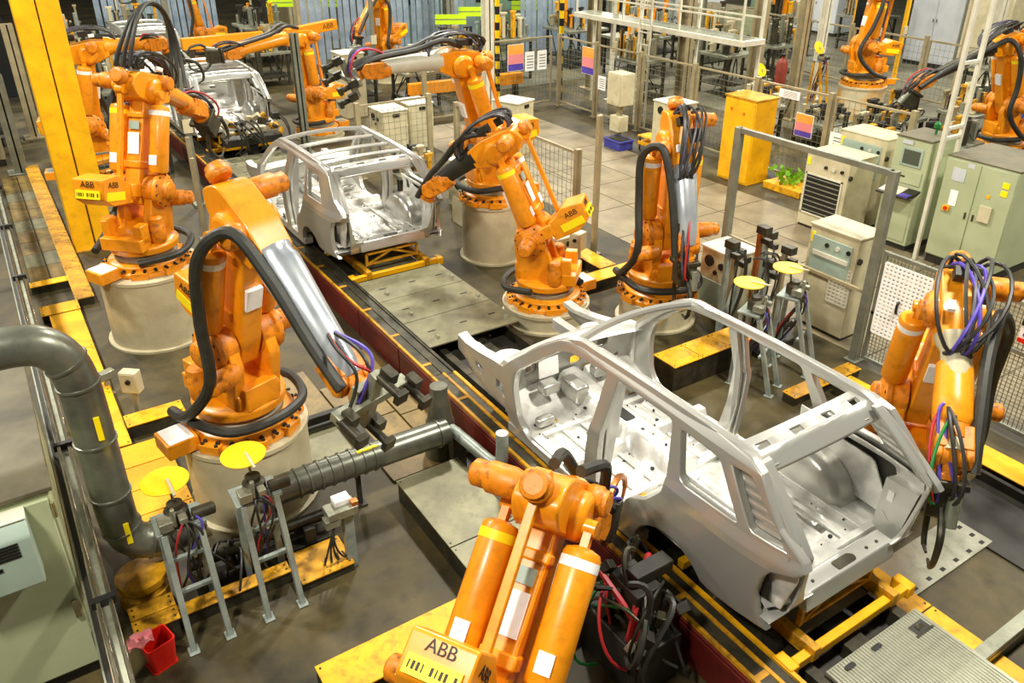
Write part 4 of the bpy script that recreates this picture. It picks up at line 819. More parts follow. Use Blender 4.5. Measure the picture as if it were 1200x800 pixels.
for (y, z, sy, sz, mm, n_) in ((.3, 1.48, .2, .2, 'grey_white', 'notice'), (.3, 1.12, .12, .24, 'paper', 'paper_pocket'), (-.22, 1.02, .18, .24, 'cream', 'control_box'), (-.4, 1.5, .1, .09, 'label_yellow', 'sticker'), (-.4, 1.38, .1, .09, 'label_yellow', 'sticker'), (-.2, 1.28, .05, .06, 'yellow', 'sticker'), (.36, .95, .1, .08, 'yellow', 'main_switch')):
    MB().box((dx - (.035 if n_ in ('control_box', 'main_switch') else .022), y, z), (.05 if n_ in ('control_box', 'main_switch') else .008, sy, sz)).build(n_, mm, c, .003)
MB().cyl((dx - .07, .36, .95), (dx - .05, .36, .95), .03).build('switch_knob', 'red', c); MB().b2((dx - .02, .1, 1.62), (dx - .014, .2, 1.68)).build('logo_plate', 'grey_white', c)
# console
t = thing('operator_console', 'green operator console with screen, keyboard shelf and signal lamp', 'console', (12.45, 7.08, 0))
MB().prism([(-.42, .1), (.4, .1), (.4, 1.8), (-.32, 1.8), (-.32, .98), (-.42, .9)], -.3, .3).build('body', 'green_cab', t, .012); MB().b2((-.38, -.28, 0), (.38, .28, .1)).build('plinth', 'dark', t); MB().b2((-.34, -.31, 1.8), (.41, .31, 1.82)).build('top', 'green_top', t)
s = MB().b2((-.335, -.2, 1.36), (-.32, .16, 1.66)).build('screen_bezel', 'cool_cab', t, .004); MB().b2((-.342, -.16, 1.4), (-.334, .12, 1.62)).build('screen', 'screen', s)
MB().prism([(-.66, .93), (-.3, .99), (-.3, 1.02), (-.66, .96)], -.29, .27).build('keyboard_shelf', 'dark', t, .004); MB().prism([(-.62, .965), (-.36, 1.01), (-.36, 1.03), (-.62, .985)], -.1, .25).build('keyboard', 'white', t, .004); MB().b2((-.64, -.27, .96), (-.45, -.12, .985)).build('mouse_pad', 'purple', t)
MB().b2((-.335, -.25, 1.08), (-.32, .25, 1.3)).build('drawer', 'green_cab', t, .005); MB().b2((-.345, .02, 1.18), (-.33, .1, 1.2)).build('drawer_handle', 'black', t); MB().b2((-.432, -.25, .16), (-.415, .25, .86)).build('door', 'green_cab', t, .006); MB().b2((-.335, .0, 1.7), (-.325, .18, 1.76)).build('logo_plate', 'grey_white', t)
MB().turn((.15, -.05, 1.82), (0, 0, 1), [(0, .02), (.1, .02), (.1, .05), (.16, .055), (.19, .03)], 12).build('signal_lamp', 'green_wire', t)
# white ladder frame between console and cabinet
t = thing('fixed_ladder', 'white steel ladder frame standing between console and big cabinet', 'ladder', (11.93, 6.52, 0))
for x in (0, .45): MB().box((x, 0, 2.6), (.06, .06, 5.2)).build('stile', 'white', t, .005)
for z in (1.95, 2.1, 3.05): MB().box((.225, 0, z), (.42, .05, .05)).build('rung', 'white', t, .004)
# vent cabinets
def vent_unit(label, x0, x1, y0, y1, h, z0=0., rows=8, vents=True):
    t = thing('vent_cabinet', label, 'cabinet', ((x0 + x1) / 2, (y0 + y1) / 2, z0)); dx, dy = (x1 - x0) / 2, (y1 - y0) / 2
    MB().b2((-dx, -dy, .05), (dx, dy, h)).build('body', 'cream', t, .01); MB().b2((-dx + .02, -dy + .02, 0), (dx - .02, dy - .02, .05)).build('plinth', 'dark', t); MB().b2((-dx - .015, -dy - .015, h), (dx + .015, dy + .015, h + .025)).build('lid', 'cream', t, .005)
    if vents:
        g = MB().b2((-dx - .012, -dy + .1, h * .22), (-dx, dy - .06, h * .72)).build('grille', 'black', t)
        for k in range(rows): z = h * .22 + h * .5 * (k + .5) / rows; MB().b2((-dx - .022, -dy + .1, z - .008), (-dx - .008, dy - .06, z + .008)).build('slat', 'galv', g)
        fr = MB(); a, b, c2, d = -dy + .08, dy - .04, h * .2, h * .74
        for p, q in (((-dx - .02, a, c2), (-dx, b, c2 + .025)), ((-dx - .02, a, d - .025), (-dx, b, d)), ((-dx - .02, a, c2), (-dx, a + .025, d)), ((-dx - .02, b - .025, c2), (-dx, b, d))): fr.b2(p, q)
        fr.build('grille_frame', 'white', t)
    else:
        MB().b2((-dx - .015, -dy + .08, h * .55), (-dx, dy - .06, h * .92)).build('recess', 'cool_cab', t, .005); MB().b2((-dx - .03, -dy + .1, h * .74), (-dx - .01, dy - .1, h * .78)).build('handle_bar', 'white', t)
    for k in range(3): MB().cyl((-dx - .03, -dy + .12 + .16 * k, h * .86), (-dx, -dy + .12 + .16 * k, h * .86), .03, n=10).build('knob', ('black', 'white', 'dark')[k], t)
    MB().b2((-dx - .008, dy - .09, h * .84), (-dx, dy - .03, h * .94)).build('sticker', 'label_yellow', t); MB().cyl((-dx + .05, -dy - .03, h * .8), (-dx + .05, -dy, h * .8), .04, n=12).build('socket', 'dark', t)
    return t
vent_unit('cream vent cabinet with black grille next to the operator console', 11.6, 12.3, 7.75, 8.6, 1.32)
vent_unit('second cream cabinet behind the grille cabinet with knobs', 12.5, 13.1, 7.75, 8.65, 1.55, vents=False)
vent_unit('cream controller cabinet just behind the tall gate frame', 8.62, 9.1, 5.42, 6.15, 1.42, vents=False)
# yellow cabinet
t = thing('yellow_cabinet', 'tall plain yellow cabinet beside the mesh gate', 'cabinet', (12.75, 10.95, 0)); MB().b2((-.3, -.4, 0), (.3, .4, 1.66)).build('body', 'yellow', t, .01); MB().b2((-.318, -.38, .04), (-.3, .38, 1.62)).build('door', 'yellow', t, .005); MB().b2((-.32, -.42, 1.66), (.32, .42, 1.7)).build('lid', 'yellow_dirty', t, .005)
for y, z in ((.2, 1.45), (-.12, 1.4), (-.05, .9)): MB().cyl((-.33, y, z), (-.315, y, z), .035, n=12).build('lock', 'orange_dirty', t)
# floor plates on the right
t = thing('floor_plate', 'pale steel floor plate with dark tie-down slots under the robot tool', 'floor plate', (6.05, 2.5, 0)); MB().b2((-.6, -.2, 0), (.6, .2, .03)).build('plate', 'steel_plate', t, .004); m = MB()
for k in range(6): m.box((-.5 + .2 * k, -.15, .031), (.05, .035, .004))
for k in range(2): m.box((.52, -.05 + .12 * k, .031), (.05, .035, .004))
stuff(m.build('slots', 'black', t))
kk = thing('ribbed_step', 'ribbed aluminium step plate with oval hand holes at the line', 'step plate', (4.55, 1.66, 0)); MB().b2((-.5, -.42, .0), (.5, .42, .27)).build('box', 'dark_steel', kk); MB().b2((-.53, -.45, .27), (.53, .45, .3)).build('plate', 'steel_plate', kk, .004)
me = MB().prism([(-.008, 0), (.008, 0), (.005, .008), (-.005, .008)], -.36, .44).mesh('rib')
for k in range(36): obj('rib', me, 'steel_plate', kk, 0, Matrix.Translation((-.5 + .0285 * k, .0, .3)))
for x, y in ((-.05, .38), (-.35, .38)): MB().prism(rounded([(x - .05, y - .02), (x + .05, y - .02), (x + .05, y + .02), (x - .05, y + .02)], .018), .3, .311, ax='z').build('hand_hole', 'black', kk)
MB().b2((.28, .26, .3), (.48, .28, .309)).build('latch_edge', 'dark_steel', kk); MB().b2((.3, .28, .3), (.46, .36, .311)).build('latch_recess', 'dark', kk); MB().b2((.35, .3, .31), (.42, .34, .318)).build('latch', 'chrome', kk)
t = thing('edge_rail', 'thick grey extrusion rail lying over yellow kerb at the step', 'rail', (5.6, 1.62, .14)); MB().b2((-.5, -.05, 0), (.9, .05, .04)).b2((-.5, -.05, .05), (.9, .05, .09)).b2((-.5, -.03, .03), (.9, .03, .06)).build('profile', 'galv', t, .004)
t = thing('edge_rail_support', 'low dark beam under the grey extrusion rail', 'beam', (5.6, 1.62, .0)); MB().b2((-.45, -.04, 0), (.85, .04, .14)).build('beam', 'dark_steel', t, .004)
t = thing('floor_tray', 'black floor tray below the right-hand robot', 'tray', (7.0, 2.3, 0)); MB().b2((-.45, -.6, 0), (.45, .6, .02)).b2((.4, -.6, .0), (.45, .6, .12)).build('tray', 'dark', t, .005)
# welding tools and hose heap under the front car
t = thing('welding_station', 'dark heap of hoses and clamps beside the red skirt', 'welding tool', (3.1, 3.12, 0)); MB().b2((-.22, -.3, 0), (.2, .35, .45)).b2((-.1, -.12, .45), (.14, .2, .8)).b2((-.05, -.05, .8), (.3, .08, .9)).build('base', 'dark', t, .01)
rnd = random.Random(11)
for i in range(26):
    mm = rnd.choice(('rubber', 'rubber', 'dark', 'dark_steel', 'rubber', 'green_wire', 'red_wire')); a = Vector((rnd.uniform(-.2, .3), rnd.uniform(-.3, .4), rnd.uniform(.5, .95))); b = Vector((rnd.uniform(-.3, .25), rnd.uniform(-.4, .4), rnd.uniform(.05, .45)))
    MB().tube(bez(a, a + Vector((rnd.uniform(-.4, .3), rnd.uniform(-.3, .3), rnd.uniform(.0, .3))), b + Vector((rnd.uniform(-.4, .2), rnd.uniform(-.4, .3), rnd.uniform(0, .3))), b, 12), rnd.choice((.012, .018, .025)), 6).build('cable', mm, t)
for i in range(10): MB().box((rnd.uniform(-.2, .25), rnd.uniform(-.3, .3), rnd.uniform(.45, .85)), (.1, .07, .09), rot=Euler((rnd.random(), rnd.random(), rnd.random())).to_matrix()).build('clamp', rnd.choice(('dark_steel', 'galv', 'dark')), t, .004)
# ================================================================== background
# fence line along the far side of the aisle
NX = 13.0
lab = ('wire fence panel right of the yellow cabinet', 'wire fence panel behind the yellow cabinet', 'wire fence panel behind the cream controller box', 'wire fence panel behind the cream post box', 'wire fence panel with an orange poster', 'wire fence panel at the platform ladder')
ys = (7.9, 9.6, 11.4, 13.2, 15.0, 16.7, 18.4)
for k in range(6): fence(lab[k], (NX + .45, ys[k] + .05), (NX + .45, ys[k + 1] - .05), .1, 1.85, 1.9, True, .04, 'post_warm', .12, ends=(0,) if k < 5 else (0, 1))
fence('wire fence panel closing the back of the aisle', (9.4, 18.5), (11.3, 18.5), .1, 1.85, 1.9, True, .04, 'post_warm', .12, ends=(0,))
fence('wire fence panel with notices closing the back of the aisle', (11.4, 18.5), (13.3, 18.5), .1, 1.85, 1.9, True, .04, 'post_warm', .12, ends=(0,))
fence('low fence panel left of the aisle behind the white-armed robot', (7.9, 10.2), (7.9, 12.0), .1, 1.5, 1.55, True, .04, 'post_warm', .12, ends=(0,))
fence('low fence panel further along the aisle beside cream cabinets', (7.9, 12.1), (7.9, 14.2), .1, 1.5, 1.55, True, .04, 'post_warm', .12)
fence('wire fence panel behind the middle car', (6.2, 15.2), (7.8, 15.2), .1, 1.5, 1.55, True, .04, 'post_warm', .12)
fence('wire fence panel at the left wall of the line', (-1.3, 15.6), (-.3, 15.6), .1, 1.2, 1.25, True, .035, 'post', .12)
fence('wire fence panel between yellow column and robot drum', (1.25, 15.55), (2.2, 15.55), .1, 1.2, 1.25, True, .035, 'post', .12)
for k in range(5): fence(('far wire fence panel behind robot on the rust-stained drum', 'far wire fence panel left of the blue bins', 'far wire fence panel beside the far tall cabinets', 'far wire fence panel before the white far cabinets', 'far wire fence panel at the outer corner')[k], (21.5 + .3 * k, 8 + 2.6 * k), (21.5 + .3 * (k + 1), 10.5 + 2.6 * k), .1, 1.7, 1.8, True, .05, 'post_warm', .15, ends=(0,))
# posters and notices
def poster(label, x, y, z, w, h, rz=0., kind=0):
    t = thing('poster' if kind == 0 else 'notice', label, 'poster' if kind == 0 else 'notice', (x, y, z), rz); MB().b2((-.005, -w / 2, 0), (.005, w / 2, h)).build('sheet', 'paper', t)
    if kind == 0:
        MB().b2((-.009, -w / 2 + .01, h * .62), (-.004, w / 2 - .01, h - .01)).build('print', 'poster_o', t); MB().b2((-.009, -w / 2 + .01, h * .26), (-.004, w / 2 - .01, h * .62)).build('print', 'poster_p', t); MB().b2((-.009, -w / 2 + .01, .01), (-.004, w / 2 - .01, h * .26)).build('print', 'purple', t)
    else:
        m = MB()
        for i in range(5): m.b2((-.008, -w * .38, h * (.15 + .15 * i)), (-.004, w * .3, h * (.19 + .15 * i)))
        stuff(m.build('print', 'screen', t))
    return t
poster('orange and pink safety poster on the fence behind the controller', 12.1, 18.46, 1.05, .5, .68, 90); poster('orange and pink safety poster beside the cream post box', 13.42, 17.05, 1.05, .5, .68, 0)
poster('orange and pink safety poster near the yellow cabinet', 13.42, 10.15, .95, .42, .45, 0); poster('white notice sheet below the poster by yellow cabinet', 13.42, 9.3, .8, .45, .4, 0, 1)
for i, (x, lb) in enumerate(((12.55, 'white notice sheet on the back fence beside poster'), (12.95, 'second white notice sheet on the back fence'))): poster(lb, x, 18.46, 1.0, .3, .5, 90, 1)
poster('small white notice below the aisle poster', 13.42, 16.45, .75, .3, .35, 0, 1); poster('small white notice on the top rail of the yellow cabinet fence', 13.42, 10.6, 1.62, .5, .16, 0, 1)
# boxes along the aisle
t = box_post('electrical_box', 'tall cream electrical box on a post beside the aisle', 'electrical box', 12.4, 14.5, 1.25, (.4, .5, .72), 'cream', 0, .1, False); MB().box((0, 0, .45), (.28, .34, .36)).build('lower_box', 'cream', t, .01)
def controller(label, x, y, h, rz=0., s=1.):
    t = thing('robot_controller', label, 'controller', (x, y, 0), rz); MB().b2((-.3 * s, -.35 * s, 0), (.3 * s, .35 * s, h)).build('body', 'cream', t, .012); MB().b2((-.32 * s, -.37 * s, h), (.32 * s, .37 * s, h + .03)).build('lid', 'white', t, .006)
    for y_, z_, r_ in ((.12, h - .16, .08), (-.1, h - .18, .05), (.0, h - .3, .03)): MB().cyl((-.3 * s - .02, y_, z_), (-.3 * s, y_, z_), r_, n=14).build('dial', 'black', t)
    MB().b2((-.3 * s - .012, -.28 * s, h * .2), (-.3 * s, .28 * s, h * .55)).build('door', 'cool_cab' if s < 1 else 'cream', t, .005); MB().b2((-.05, -.37 * s, h - .12), (.1, -.345 * s, h - .05)).build('socket', 'black', t); return t
controller('cream robot controller with black dials beside the aisle posts', 12.5, 12.8, 1.25); controller('cream robot controller behind the white-armed robot', 9.9, 15.2, 1.15, 20); controller('low cream cabinet beside the fence left of aisle', 7.3, 12.6, .85, 10); controller('cream cabinet by the beige drum pedestal', 6.85, 11.7, .9, 0); controller('low cream cabinet right of the leaning robot', 7.0, 9.45, .55, 0, .8)
controller('cream cabinet at the wire fence behind middle car', 7.5, 16.6, 1.0, 0); controller('second cream cabinet at the wire fence behind middle car', 8.3, 16.9, 1.0, 0); controller('cream welding controller left of the long orange arm', 8.2, 20.4, 1.6, 0)
controller('cream cabinet beside the aisle robot and gate post', 8.0, 6.9, .95, 0, .8)
o = MB().b2((-.2, -.28, 0), (.2, .28, .22)).b2((-.22, -.3, .18), (.22, .3, .22)); t = thing('tool_crate', 'small blue plastic crate on the aisle floor', 'crate', (12.08, 14.1, .006)); o.build('shell', 'blue', t, .01); MB().b2((-.17, -.25, .2), (.17, .25, .223)).build('inside', 'black', t)
t = thing('tool_trolley', 'low yellow tool trolley behind the blue crate', 'trolley', (12.6, 13.5, 0)); MB().b2((-.2, -.3, .12), (.2, .3, .2)).b2((-.22, -.3, .3), (.2, .3, .34)).build('shelves', 'yellow_worn', t, .006)
for sx in (-1, 1):
    for sy in (-1, 1): MB().cyl((sx * .17, sy * .26, 0), (sx * .17, sy * .26, .34), .02, n=8).build('leg', 'dark', t)
# platform with ladder
t = thing('maintenance_platform', 'pale raised maintenance platform with railing and white legs', 'platform', (14.2, 15.4, 0)); MB().b2((-.28, -3.0, 2.3), (.42, 3.0, 2.42)).build('deck', 'white', t, .008); MB().b2((-.2, -2.9, 2.42), (.34, 2.9, 2.43)).build('deck_grating', 'galv', t)
for y in (-2.9, -1.0, 1.0, 2.9):
    MB().box((.38, y, 1.7), (.06, .06, 3.4)).build('leg', 'white', t); MB().box((-.24, y, 2.9), (.04, .04, 1.0)).build('rail_post', 'white', t)
for x in (-.24, .38):
    for z in (2.85, 3.35): MB().box((x, 0, z), (.035, 5.8, .035)).build('hand_rail', 'white', t)
t = thing('ladder', 'pale steel ladder leading up to the platform', 'ladder', (13.82, 15.4, 0))
for y in (-.2, .2): MB().box((0, y, 1.7), (.04, .04, 3.4)).build('stile', 'white', t)
for k in range(11): MB().box((0, 0, .3 + .28 * k), (.03, .4, .03)).build('rung', 'white', t)
# columns
def column(label, x, y, h=6., w=.18, m='post_warm'):
    t = thing('steel_column', label, 'column', (x, y, 0)); MB().b2((-w / 2, -w / 2, 0), (w / 2, -w / 2 + .02, h)).b2((-w / 2, w / 2 - .02, 0), (w / 2, w / 2, h)).b2((-.015, -w / 2, 0), (.015, w / 2, h)).build('shaft', m, t); MB().b2((-w, -w, 0), (w, w, .03)).build('foot', m, t)
column('white steel column behind the white-armed robot', 10.6, 17.4, 6, .22, 'white'); column('beige steel column behind the platform', 16.2, 16.4, 6, .3); column('beige steel column at the platform end', 17.4, 15.0, 6, .28); column('beige steel column left of the drum robot far cell', 17.6, 13.8, 6, .24); column('slim pale column at the far cell', 20.0, 15.0, 6, .2, 'white')
column('beige column behind the long level arm', 15.6, 19.6, 6, .3); column('grey column beside the hanging strips', 14.0, 25.5, 7, .3, 'post'); column('slim grey column in front of the long level orange arm', 5.9, 17.6, 2.6, .16, 'post'); column('grey column left of the yellow column', .35, 19.5, 2.0, .25, 'post'); column('brown column behind the left fence', .9, 22.5, 2.6, .25); column('beige column far right behind the ladder frame', 24.0, 10.5, 6, .3); column('pale column in the far right corner', 26.0, 13.5, 7, .35, 'white')
# striped posts
for x, y, lb in ((12.0, 19.2, 'yellow and black striped post behind the controllers'), (13.9, 18.9, 'yellow and black striped post beside the platform')):
    t = thing('striped_post', lb, 'post', (x, y, 0))
    for k in range(24): MB().box((0, 0, .1 + .2 * k), (.09, .09, .2)).build('band', 'yellow_pure' if k % 2 else 'black', t)
# strip curtains
for i, (x, y, L, lb) in enumerate(((9.2, 26.5, 6.5, 'hanging blue-grey strip curtain behind the long level arm'), (16.2, 24.5, 3.5, 'hanging blue-grey strip curtain right of the slim grey column'), (4.2, 34.0, 4.5, 'hanging blue-grey strip curtain at the far end of the line'))):
    t = thing('strip_curtain', lb, 'curtain', (x, y, 0)); MB().b2((0, -.04, 4.4), (L, .04, 4.5)).build('rail', 'post', t); rnd = random.Random(i); me = MB().b2((-.1, -.004, 0), (.1, .004, 4.3)).mesh('strip')
    for k in range(int(L / .24)): obj('strip', me, 'curtain', t, 0, Matrix.Translation((.12 + .24 * k, rnd.uniform(-.05, .05), rnd.uniform(.1, .4))) @ Matrix.Rotation(R(rnd.uniform(-25, 25)), 4, 'Z'))
# teal partition wall, high-visibility boards
t = thing('partition_wall', 'pale green partition wall behind the striped posts', 'partition', (15.5, 28.5, 0), -12); MB().b2((-3.0, -.1, 0), (5.0, .1, 3.2)).build('panel', 'teal_wall', t); MB().b2((-3.0, -.14, 1.2), (5.0, -.1, 1.3)).build('rail', 'galv', t)
for k in range(6): MB().b2((-2.7 + 1.3 * k, -.13, 1.6), (-1.9 + 1.3 * k, -.1, 2.9)).build('window', 'mirror_dark', t)
for i, (x, y, z, lb) in enumerate(((10.2, 31.6, 1.5, 'bright lime board high above the far end of the line'), (11.7, 30.6, 1.5, 'second bright lime board high above the far end'), (13.3, 24.1, 1.5, 'lime board hung on green partition'), (14.9, 25.4, 1.5, 'lime board behind striped post'), (17.4, 25.9, 1.5, 'lime board next to the dark machine'))):
    t = thing('safety_board', lb, 'board', (x, y, z), -30); MB().b2((-.5, -.03, 0), (.5, .03, .3)).build('panel', 'hivis', t); MB().b2((-.5, -.035, .14), (.5, -.03, .17)).build('stripe', 'galv', t); MB().bar((-.45, 0, 0), (-.45, 0, -z), .04).bar((.45, 0, 0), (.45, 0, -z), .04).build('legs', 'post', t)
# orange beams
for x, y, z, L, rz, lb in ((9.5, 19.6, .5, 3.4, -4, 'long orange beam lying behind the robot controllers'), (4.8, 23.4, 1.55, 2.2, 3, 'orange beam across the line behind the car frame')):
    t = thing('orange_beam', lb, 'beam', (x, y, z), rz); MB().b2((0, -.1, 0), (L, .1, .3)).build('beam', 'orange', t, .01)
    for k in (.2, L - .2): MB().b2((k - .06, -.08, -z), (k + .06, .08, 0)).build('leg', 'dark_steel', t)
# generic machine stands
def machine(label, x, y, s, h, seed, mats=('dark_steel', 'post_warm', 'galv', 'dark', 'cream', 'yellow_dirty'), n=16, name='welding_fixture', cat='fixture'):
    t = thing(name, label, cat, (x, y, 0)); rnd = random.Random(seed)
    for sx in (-1, 1):
        for sy in (-1, 1): MB().box((sx * s * .42, sy * s * .42, h * .35), (.07, .07, h * .7)).build('leg', mats[0], t)
    MB().box((0, 0, h * .7), (s, s, .08)).build('table', mats[2], t, .006); MB().box((0, 0, h * .2), (s * .9, s * .9, .05)).build('shelf', mats[0], t)
    for i in range(n):
        a = Vector((rnd.uniform(-.42, .42) * s, rnd.uniform(-.42, .42) * s, 0)); hh = rnd.uniform(.12, .5) * h; w_ = rnd.uniform(.05, .14); mm = rnd.choice(mats)
        m = MB()
        if rnd.random() < .4: m.cyl(a + Vector((0, 0, h * .74)), a + Vector((0, 0, h * .74 + hh)), w_ * .5, n=10)
        else: m.box(a + Vector((0, 0, h * .74 + hh / 2)), (w_, w_ * rnd.uniform(.6, 1.6), hh)).box(a + Vector((0, 0, h * .74 + hh)), (w_ * 2, w_, .06))
        m.build('clamp', mm, t, .004)
    for i in range(6):
        a = Vector((rnd.uniform(-.5, .5) * s, rnd.uniform(-.5, .5) * s, h * .8)); b = Vector((rnd.uniform(-.5, .5) * s, rnd.uniform(-.5, .5) * s, .1)); MB().tube(bez(a, a + Vector((rnd.uniform(-.4, .4), rnd.uniform(-.4, .4), .4)), b + Vector((rnd.uniform(-.3, .3), rnd.uniform(-.3, .3), .5)), b, 10), .018, 6).build('cable', 'rubber', t)
    return t
for i, (x, y, s, h, lb) in enumerate(((14.6, 9.3, 1.0, .9, 'welding fixture right of the fence by yellow cabinet'), (15.9, 10.3, 1.3, .9, 'welding fixture table in front of the rust-stained drum'), (16.4, 11.9, 1.0, .7, 'welding fixture left of the rust-stained drum'), (16.2, 8.7, .9, 1.1, 'welding fixture behind the operator console'), (17.3, 10.7, 1.0, 1.0, 'tall welding fixture below the dark forearm'), (18.6, 9.8, .9, 1.2, 'welding fixture beyond the dark forearm'), (15.3, 13.0, 1.0, 1.1, 'fixture under the platform end'), (16.0, 18.0, 1.2, 1.5, 'fixture behind the platform ladder'), (18.5, 17.0, 1.2, 1.6, 'fixture behind the platform columns'), (21.0, 17.5, 1.4, 1.6, 'far fixture beyond the slim pale column'), (8.8, 21.8, 1.2, 1.2, 'fixture right of the long orange arm'), (10.2, 20.6, 1.1, 1.3, 'fixture in front of the blue-grey strips'), (12.2, 21.5, 1.2, 1.5, 'fixture behind the orange beam'), (2.6, 18.2, 1.0, 1.2, 'clamp fixture left of the unfinished car frame'), (2.4, 21.5, 1.2, 1.6, 'fixture behind the robot with hose loops'), (-.8, 18.0, 1.1, 1.2, 'fixture behind the left fence'), (-.2, 22.5, 1.4, 1.6, 'fixture beyond the left fence'), (2.5, 25.5, 1.2, 1.6, 'fixture left of the farthest car'), (7.6, 25.5, 1.2, 1.4, 'fixture right of the farthest car'), (23.8, 12.0, 1.3, 1.4, 'far fixture behind the far fence'), (6.5, 13.6, .8, .8, 'low fixture to the right of the middle car roof'))):
    machine(lb, x, y, s, h, i, n=26)
# yellow lamp discs of far tip dressers
tip_dresser('far tip dresser with yellow disc behind the yellow cabinet', 16.6, 14.0, 0, 1.3, None, 'yellow_worn', 62); tip_dresser('far tip dresser with yellow disc left of the rust-stained drum', 19.0, 14.2, 0, 1.6, None, 'yellow_worn', 62)
# tall cabinets
c = cab('tall grey-white cabinet pair far behind the robot on the rust-stained drum', 27.2, 28.2, 15.2, 17.0, 2.9, 'grey_white'); c = cab('dark machine cabinet with yellow edge in the far right', 25.5, 26.3, 17.3, 18.0, 2.6, 'mirror_dark', 1); MB().b2((-.42, .3, .1), (-.4, .36, 2.5)).build('yellow_edge', 'yellow', c)
c = cab('yellow cabinet behind the ladder frame at far right', 24.8, 25.8, 9.2, 10.2, 2.2, 'yellow', 1); c = cab('grey-white cabinet beside the far tall pair', 27.0, 28.0, 13.6, 15.0, 2.7, 'cream'); c = cab('low dark blue cabinet behind the long dark forearm', 20.3, 21.0, 8.3, 10.0, 1.6, 'blue', 2)
for i, (x, y, h, mm, lb) in enumerate(((24.0, 24.0, 2.2, 'grey_white', 'pale machine cabinet behind the far cell'), (22.0, 26.0, 2.4, 'mirror_dark', 'dark machine cabinet beyond the platform'), (21.5, 30.0, 2.6, 'teal_wall', 'green machine cabinet beyond the platform'), (30.0, 22.0, 2.4, 'grey_white', 'pale cabinet far back beyond the fence'), (16.5, 32.0, 2.4, 'mirror_dark', 'dark cabinet far behind the partition'), (6.0, 38.0, 2.6, 'teal_wall', 'green cabinet far behind the end of line'), (-.6, 27.0, 2.4, 'mirror_dark', 'dark cabinet far behind the left fence'), (22.5, 21.0, 1.6, 'green_cab', 'green cabinet beyond the platform legs'), (33.0, 27.0, 2.6, 'teal_wall', 'green cabinet at the far edge of hall'), (26.0, 29.0, 2.6, 'post_warm', 'brown machine cabinet at the far edge of hall'), (12.0, 36.0, 2.6, 'post_warm', 'brown cabinet far behind the hanging strips'))): cab(lb, x, x + 1.6, y, y + 2.2, h, mm, 2)
# tall fire extinguisher-like red cylinder, plant-green cloth, papers on bench
t = thing('gas_cylinder', 'slim red gas cylinder behind the fence', 'gas cylinder', (19.6, 15.9, 0)); MB().turn((0, 0, 0), (0, 0, 1), [(0, .16), (.9, .16), (1.0, .1), (1.04, .05), (1.1, .05)], 16).build('body', 'red_dull', t); MB().cyl((0, 0, 1.1), (0, 0, 1.16), .07).build('valve', 'dark', t)
t = thing('parts_bench', 'bench with white panels behind the operator console', 'bench', (15.2, 9.2 - 1.9, 0)); MB().box((0, 0, .85), (.8, 1.6, .06)).build('top', 'galv', t, .005)
for sx in (-1, 1):
    for sy in (-1, 1): MB().box((sx * .34, sy * .7, .41), (.06, .06, .82)).build('leg', 'post', t)
for y, rz, lb in ((7.6, 8, 'white sheet metal panel lying on the bench'), (7.0, -10, 'second white sheet metal panel on the bench')): t = thing('sheet_panel', lb, 'panel', (15.2, y, .88), rz); MB().prism([(-.35, 0), (.3, 0), (.32, .08), (-.33, .05)], -.25, .25).build('panel', 'white', t, .006)
rnd = random.Random(2); m = MB()
for i in range(60):
    a = rnd.uniform(0, 6.28); r = rnd.uniform(0, .3); p = Vector((r * math.cos(a), r * math.sin(a) * 1.4, rnd.uniform(.12, .35))); d = Vector((rnd.uniform(-1, 1), rnd.uniform(-1, 1), rnd.uniform(.2, 1))).normalized() * .14; s_ = d.cross(Vector((rnd.random(), 1, .2))).normalized() * .05; m.add([p, p + d * .5 + s_, p + d, p + d * .5 - s_], [(0, 1, 2, 3)])
t = thing('green_bundle', 'bundle of bright green material beside the yellow cabinet', 'bundle', (13.0, 9.9, 0)); stuff(m.build('straps', 'plant', t)); MB().b2((-.3, -.45, 0), (.3, .45, .13)).build('tray', 'yellow_worn', t, .006)
# tools on car three
t = thing('clamp_tool', 'dark clamp tool hanging at the tail of the car frame', 'clamp tool', (4.6, 17.2, 0)); rnd = random.Random(9); MB().b2((-.6, -.25, .55), (.6, .1, .7)).b2((-.1, -.1, .14), (.1, .1, .6)).build('bar', 'dark', t, .01)
for i in range(22): MB().box((rnd.uniform(-.6, .6), rnd.uniform(-.4, .3), rnd.uniform(.7, 1.15)), (rnd.uniform(.06, .25), rnd.uniform(.05, .12), rnd.uniform(.06, .2)), rot=Euler((rnd.random(), rnd.random(), rnd.random())).to_matrix()).build('clamp', rnd.choice(('dark', 'dark', 'dark_steel', 'galv', 'cream', 'yellow_dirty')), t, .004)
for i in range(8): a = Vector((rnd.uniform(-.6, .6), -.2, 1.0)); MB().tube(bez(a, a + Vector((0, -.3, .3)), a + Vector((.3, -.5, -.4)), Vector((rnd.uniform(-.6, .6), -.3, .4)), 10), .02, 6).build('cable', 'rubber', t)

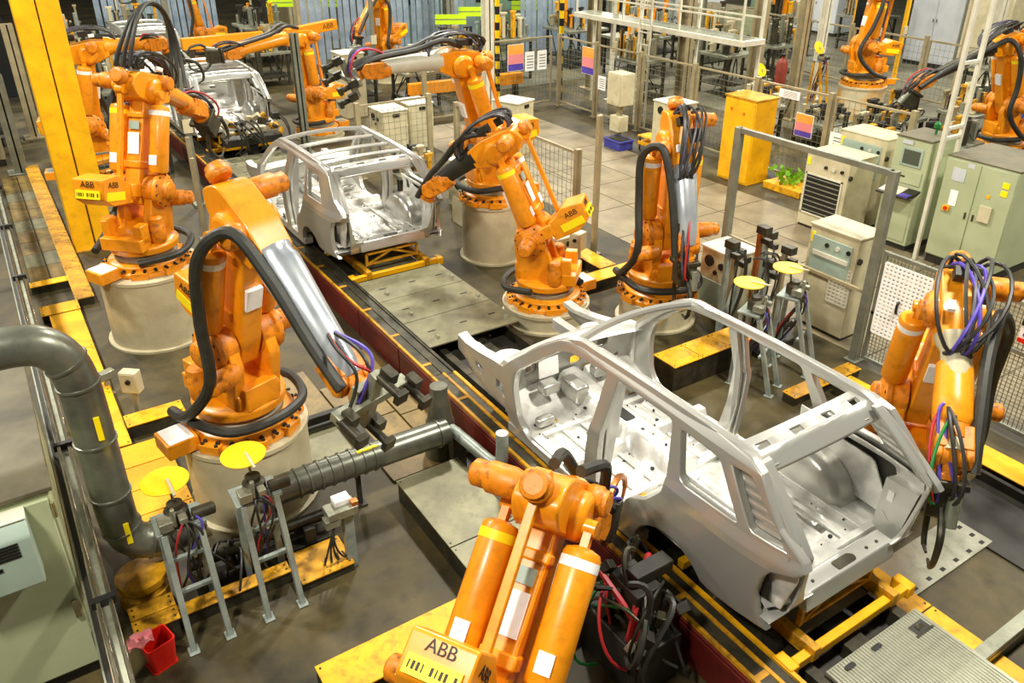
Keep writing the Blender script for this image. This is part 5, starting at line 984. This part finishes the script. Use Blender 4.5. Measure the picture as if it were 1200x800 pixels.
# more far machines to fill the hall
EXTRA = ((18.0, 20.5, 'tall fixture behind the platform'), (20.5, 20.0, 'tall fixture right of the platform columns'), (20.3, 22.2, 'tall fixture in front of the green far cabinet'), (25.0, 20.5, 'tall fixture by the pale far cabinet'), (14.2, 22.5, 'tall fixture before the green partition'), (17.5, 23.0, 'tall fixture right of the strip curtains'), (28.5, 19.5, 'tall fixture beyond the tall grey-white cabinets'), (30.5, 17.0, 'tall fixture right of the tall grey-white cabinets'), (21.2, 24.6, 'tall fixture far beyond the platform'), (5.2, 32.5, 'tall fixture under the far strip curtain'), (8.8, 29.5, 'tall fixture right of the distant bending robot'), (2.6, 30.6, 'tall fixture far left of the line'), (28.5, 11.0, 'tall fixture far right behind the pale column'), (23.7, 8.4, 'tall fixture behind the dark blue cabinet'))
for i, (x, y, lb) in enumerate(EXTRA):
    machine(lb, x, y, 1.6, 1.7, 50 + i, ('dark_steel', 'post_warm', 'galv', 'dark', 'cream', 'yellow_worn', 'orange', 'stand'), 24)
# slim uprights of the far cells
for i, (x, y, mm, lb) in enumerate(((15.0, 18.0, 'white', 'slim white upright beside the platform ladder'), (15.4, 21.0, 'post', 'slim grey upright behind the platform ladder'), (17.0, 18.8, 'post_warm', 'slim beige upright under the platform'), (19.0, 18.6, 'post', 'slim grey upright beyond the platform end'), (20.8, 14.0, 'white', 'slim white upright left of the drum robot'), (23.4, 15.6, 'post', 'slim grey upright behind drum robot'), (24.4, 15.4, 'yellow', 'slim yellow upright before the tall grey-white cabinets'), (9.9, 22.6, 'post', 'slim grey upright before the strip curtain'), (8.4, 24.4, 'post_warm', 'slim beige upright right of the farthest car'), (20.4, 11.2, 'post_warm', 'slim beige upright right of the rust-stained drum'), (19.3, 9.0, 'post', 'slim grey upright by the dark blue cabinet'), (3.0, 15.4, 'post', 'slim grey upright left of the car frame'))):
    t = thing('slim_upright', lb, 'upright', (x, y, 0), 0, 'slim uprights of the far cells'); MB().box((0, 0, 1.9), (.1, .1, 3.8)).build('shaft', mm, t); MB().box((0, 0, .02), (.26, .26, .04)).build('foot', mm, t); MB().box((.0, -.06, 1.5), (.16, .05, .24)).build('switch_box', 'cream', t)

cab('beige machine cabinet beyond the left fence', -1.9, .15, 20.2, 21.2, 1.5, 'post_warm', 2)
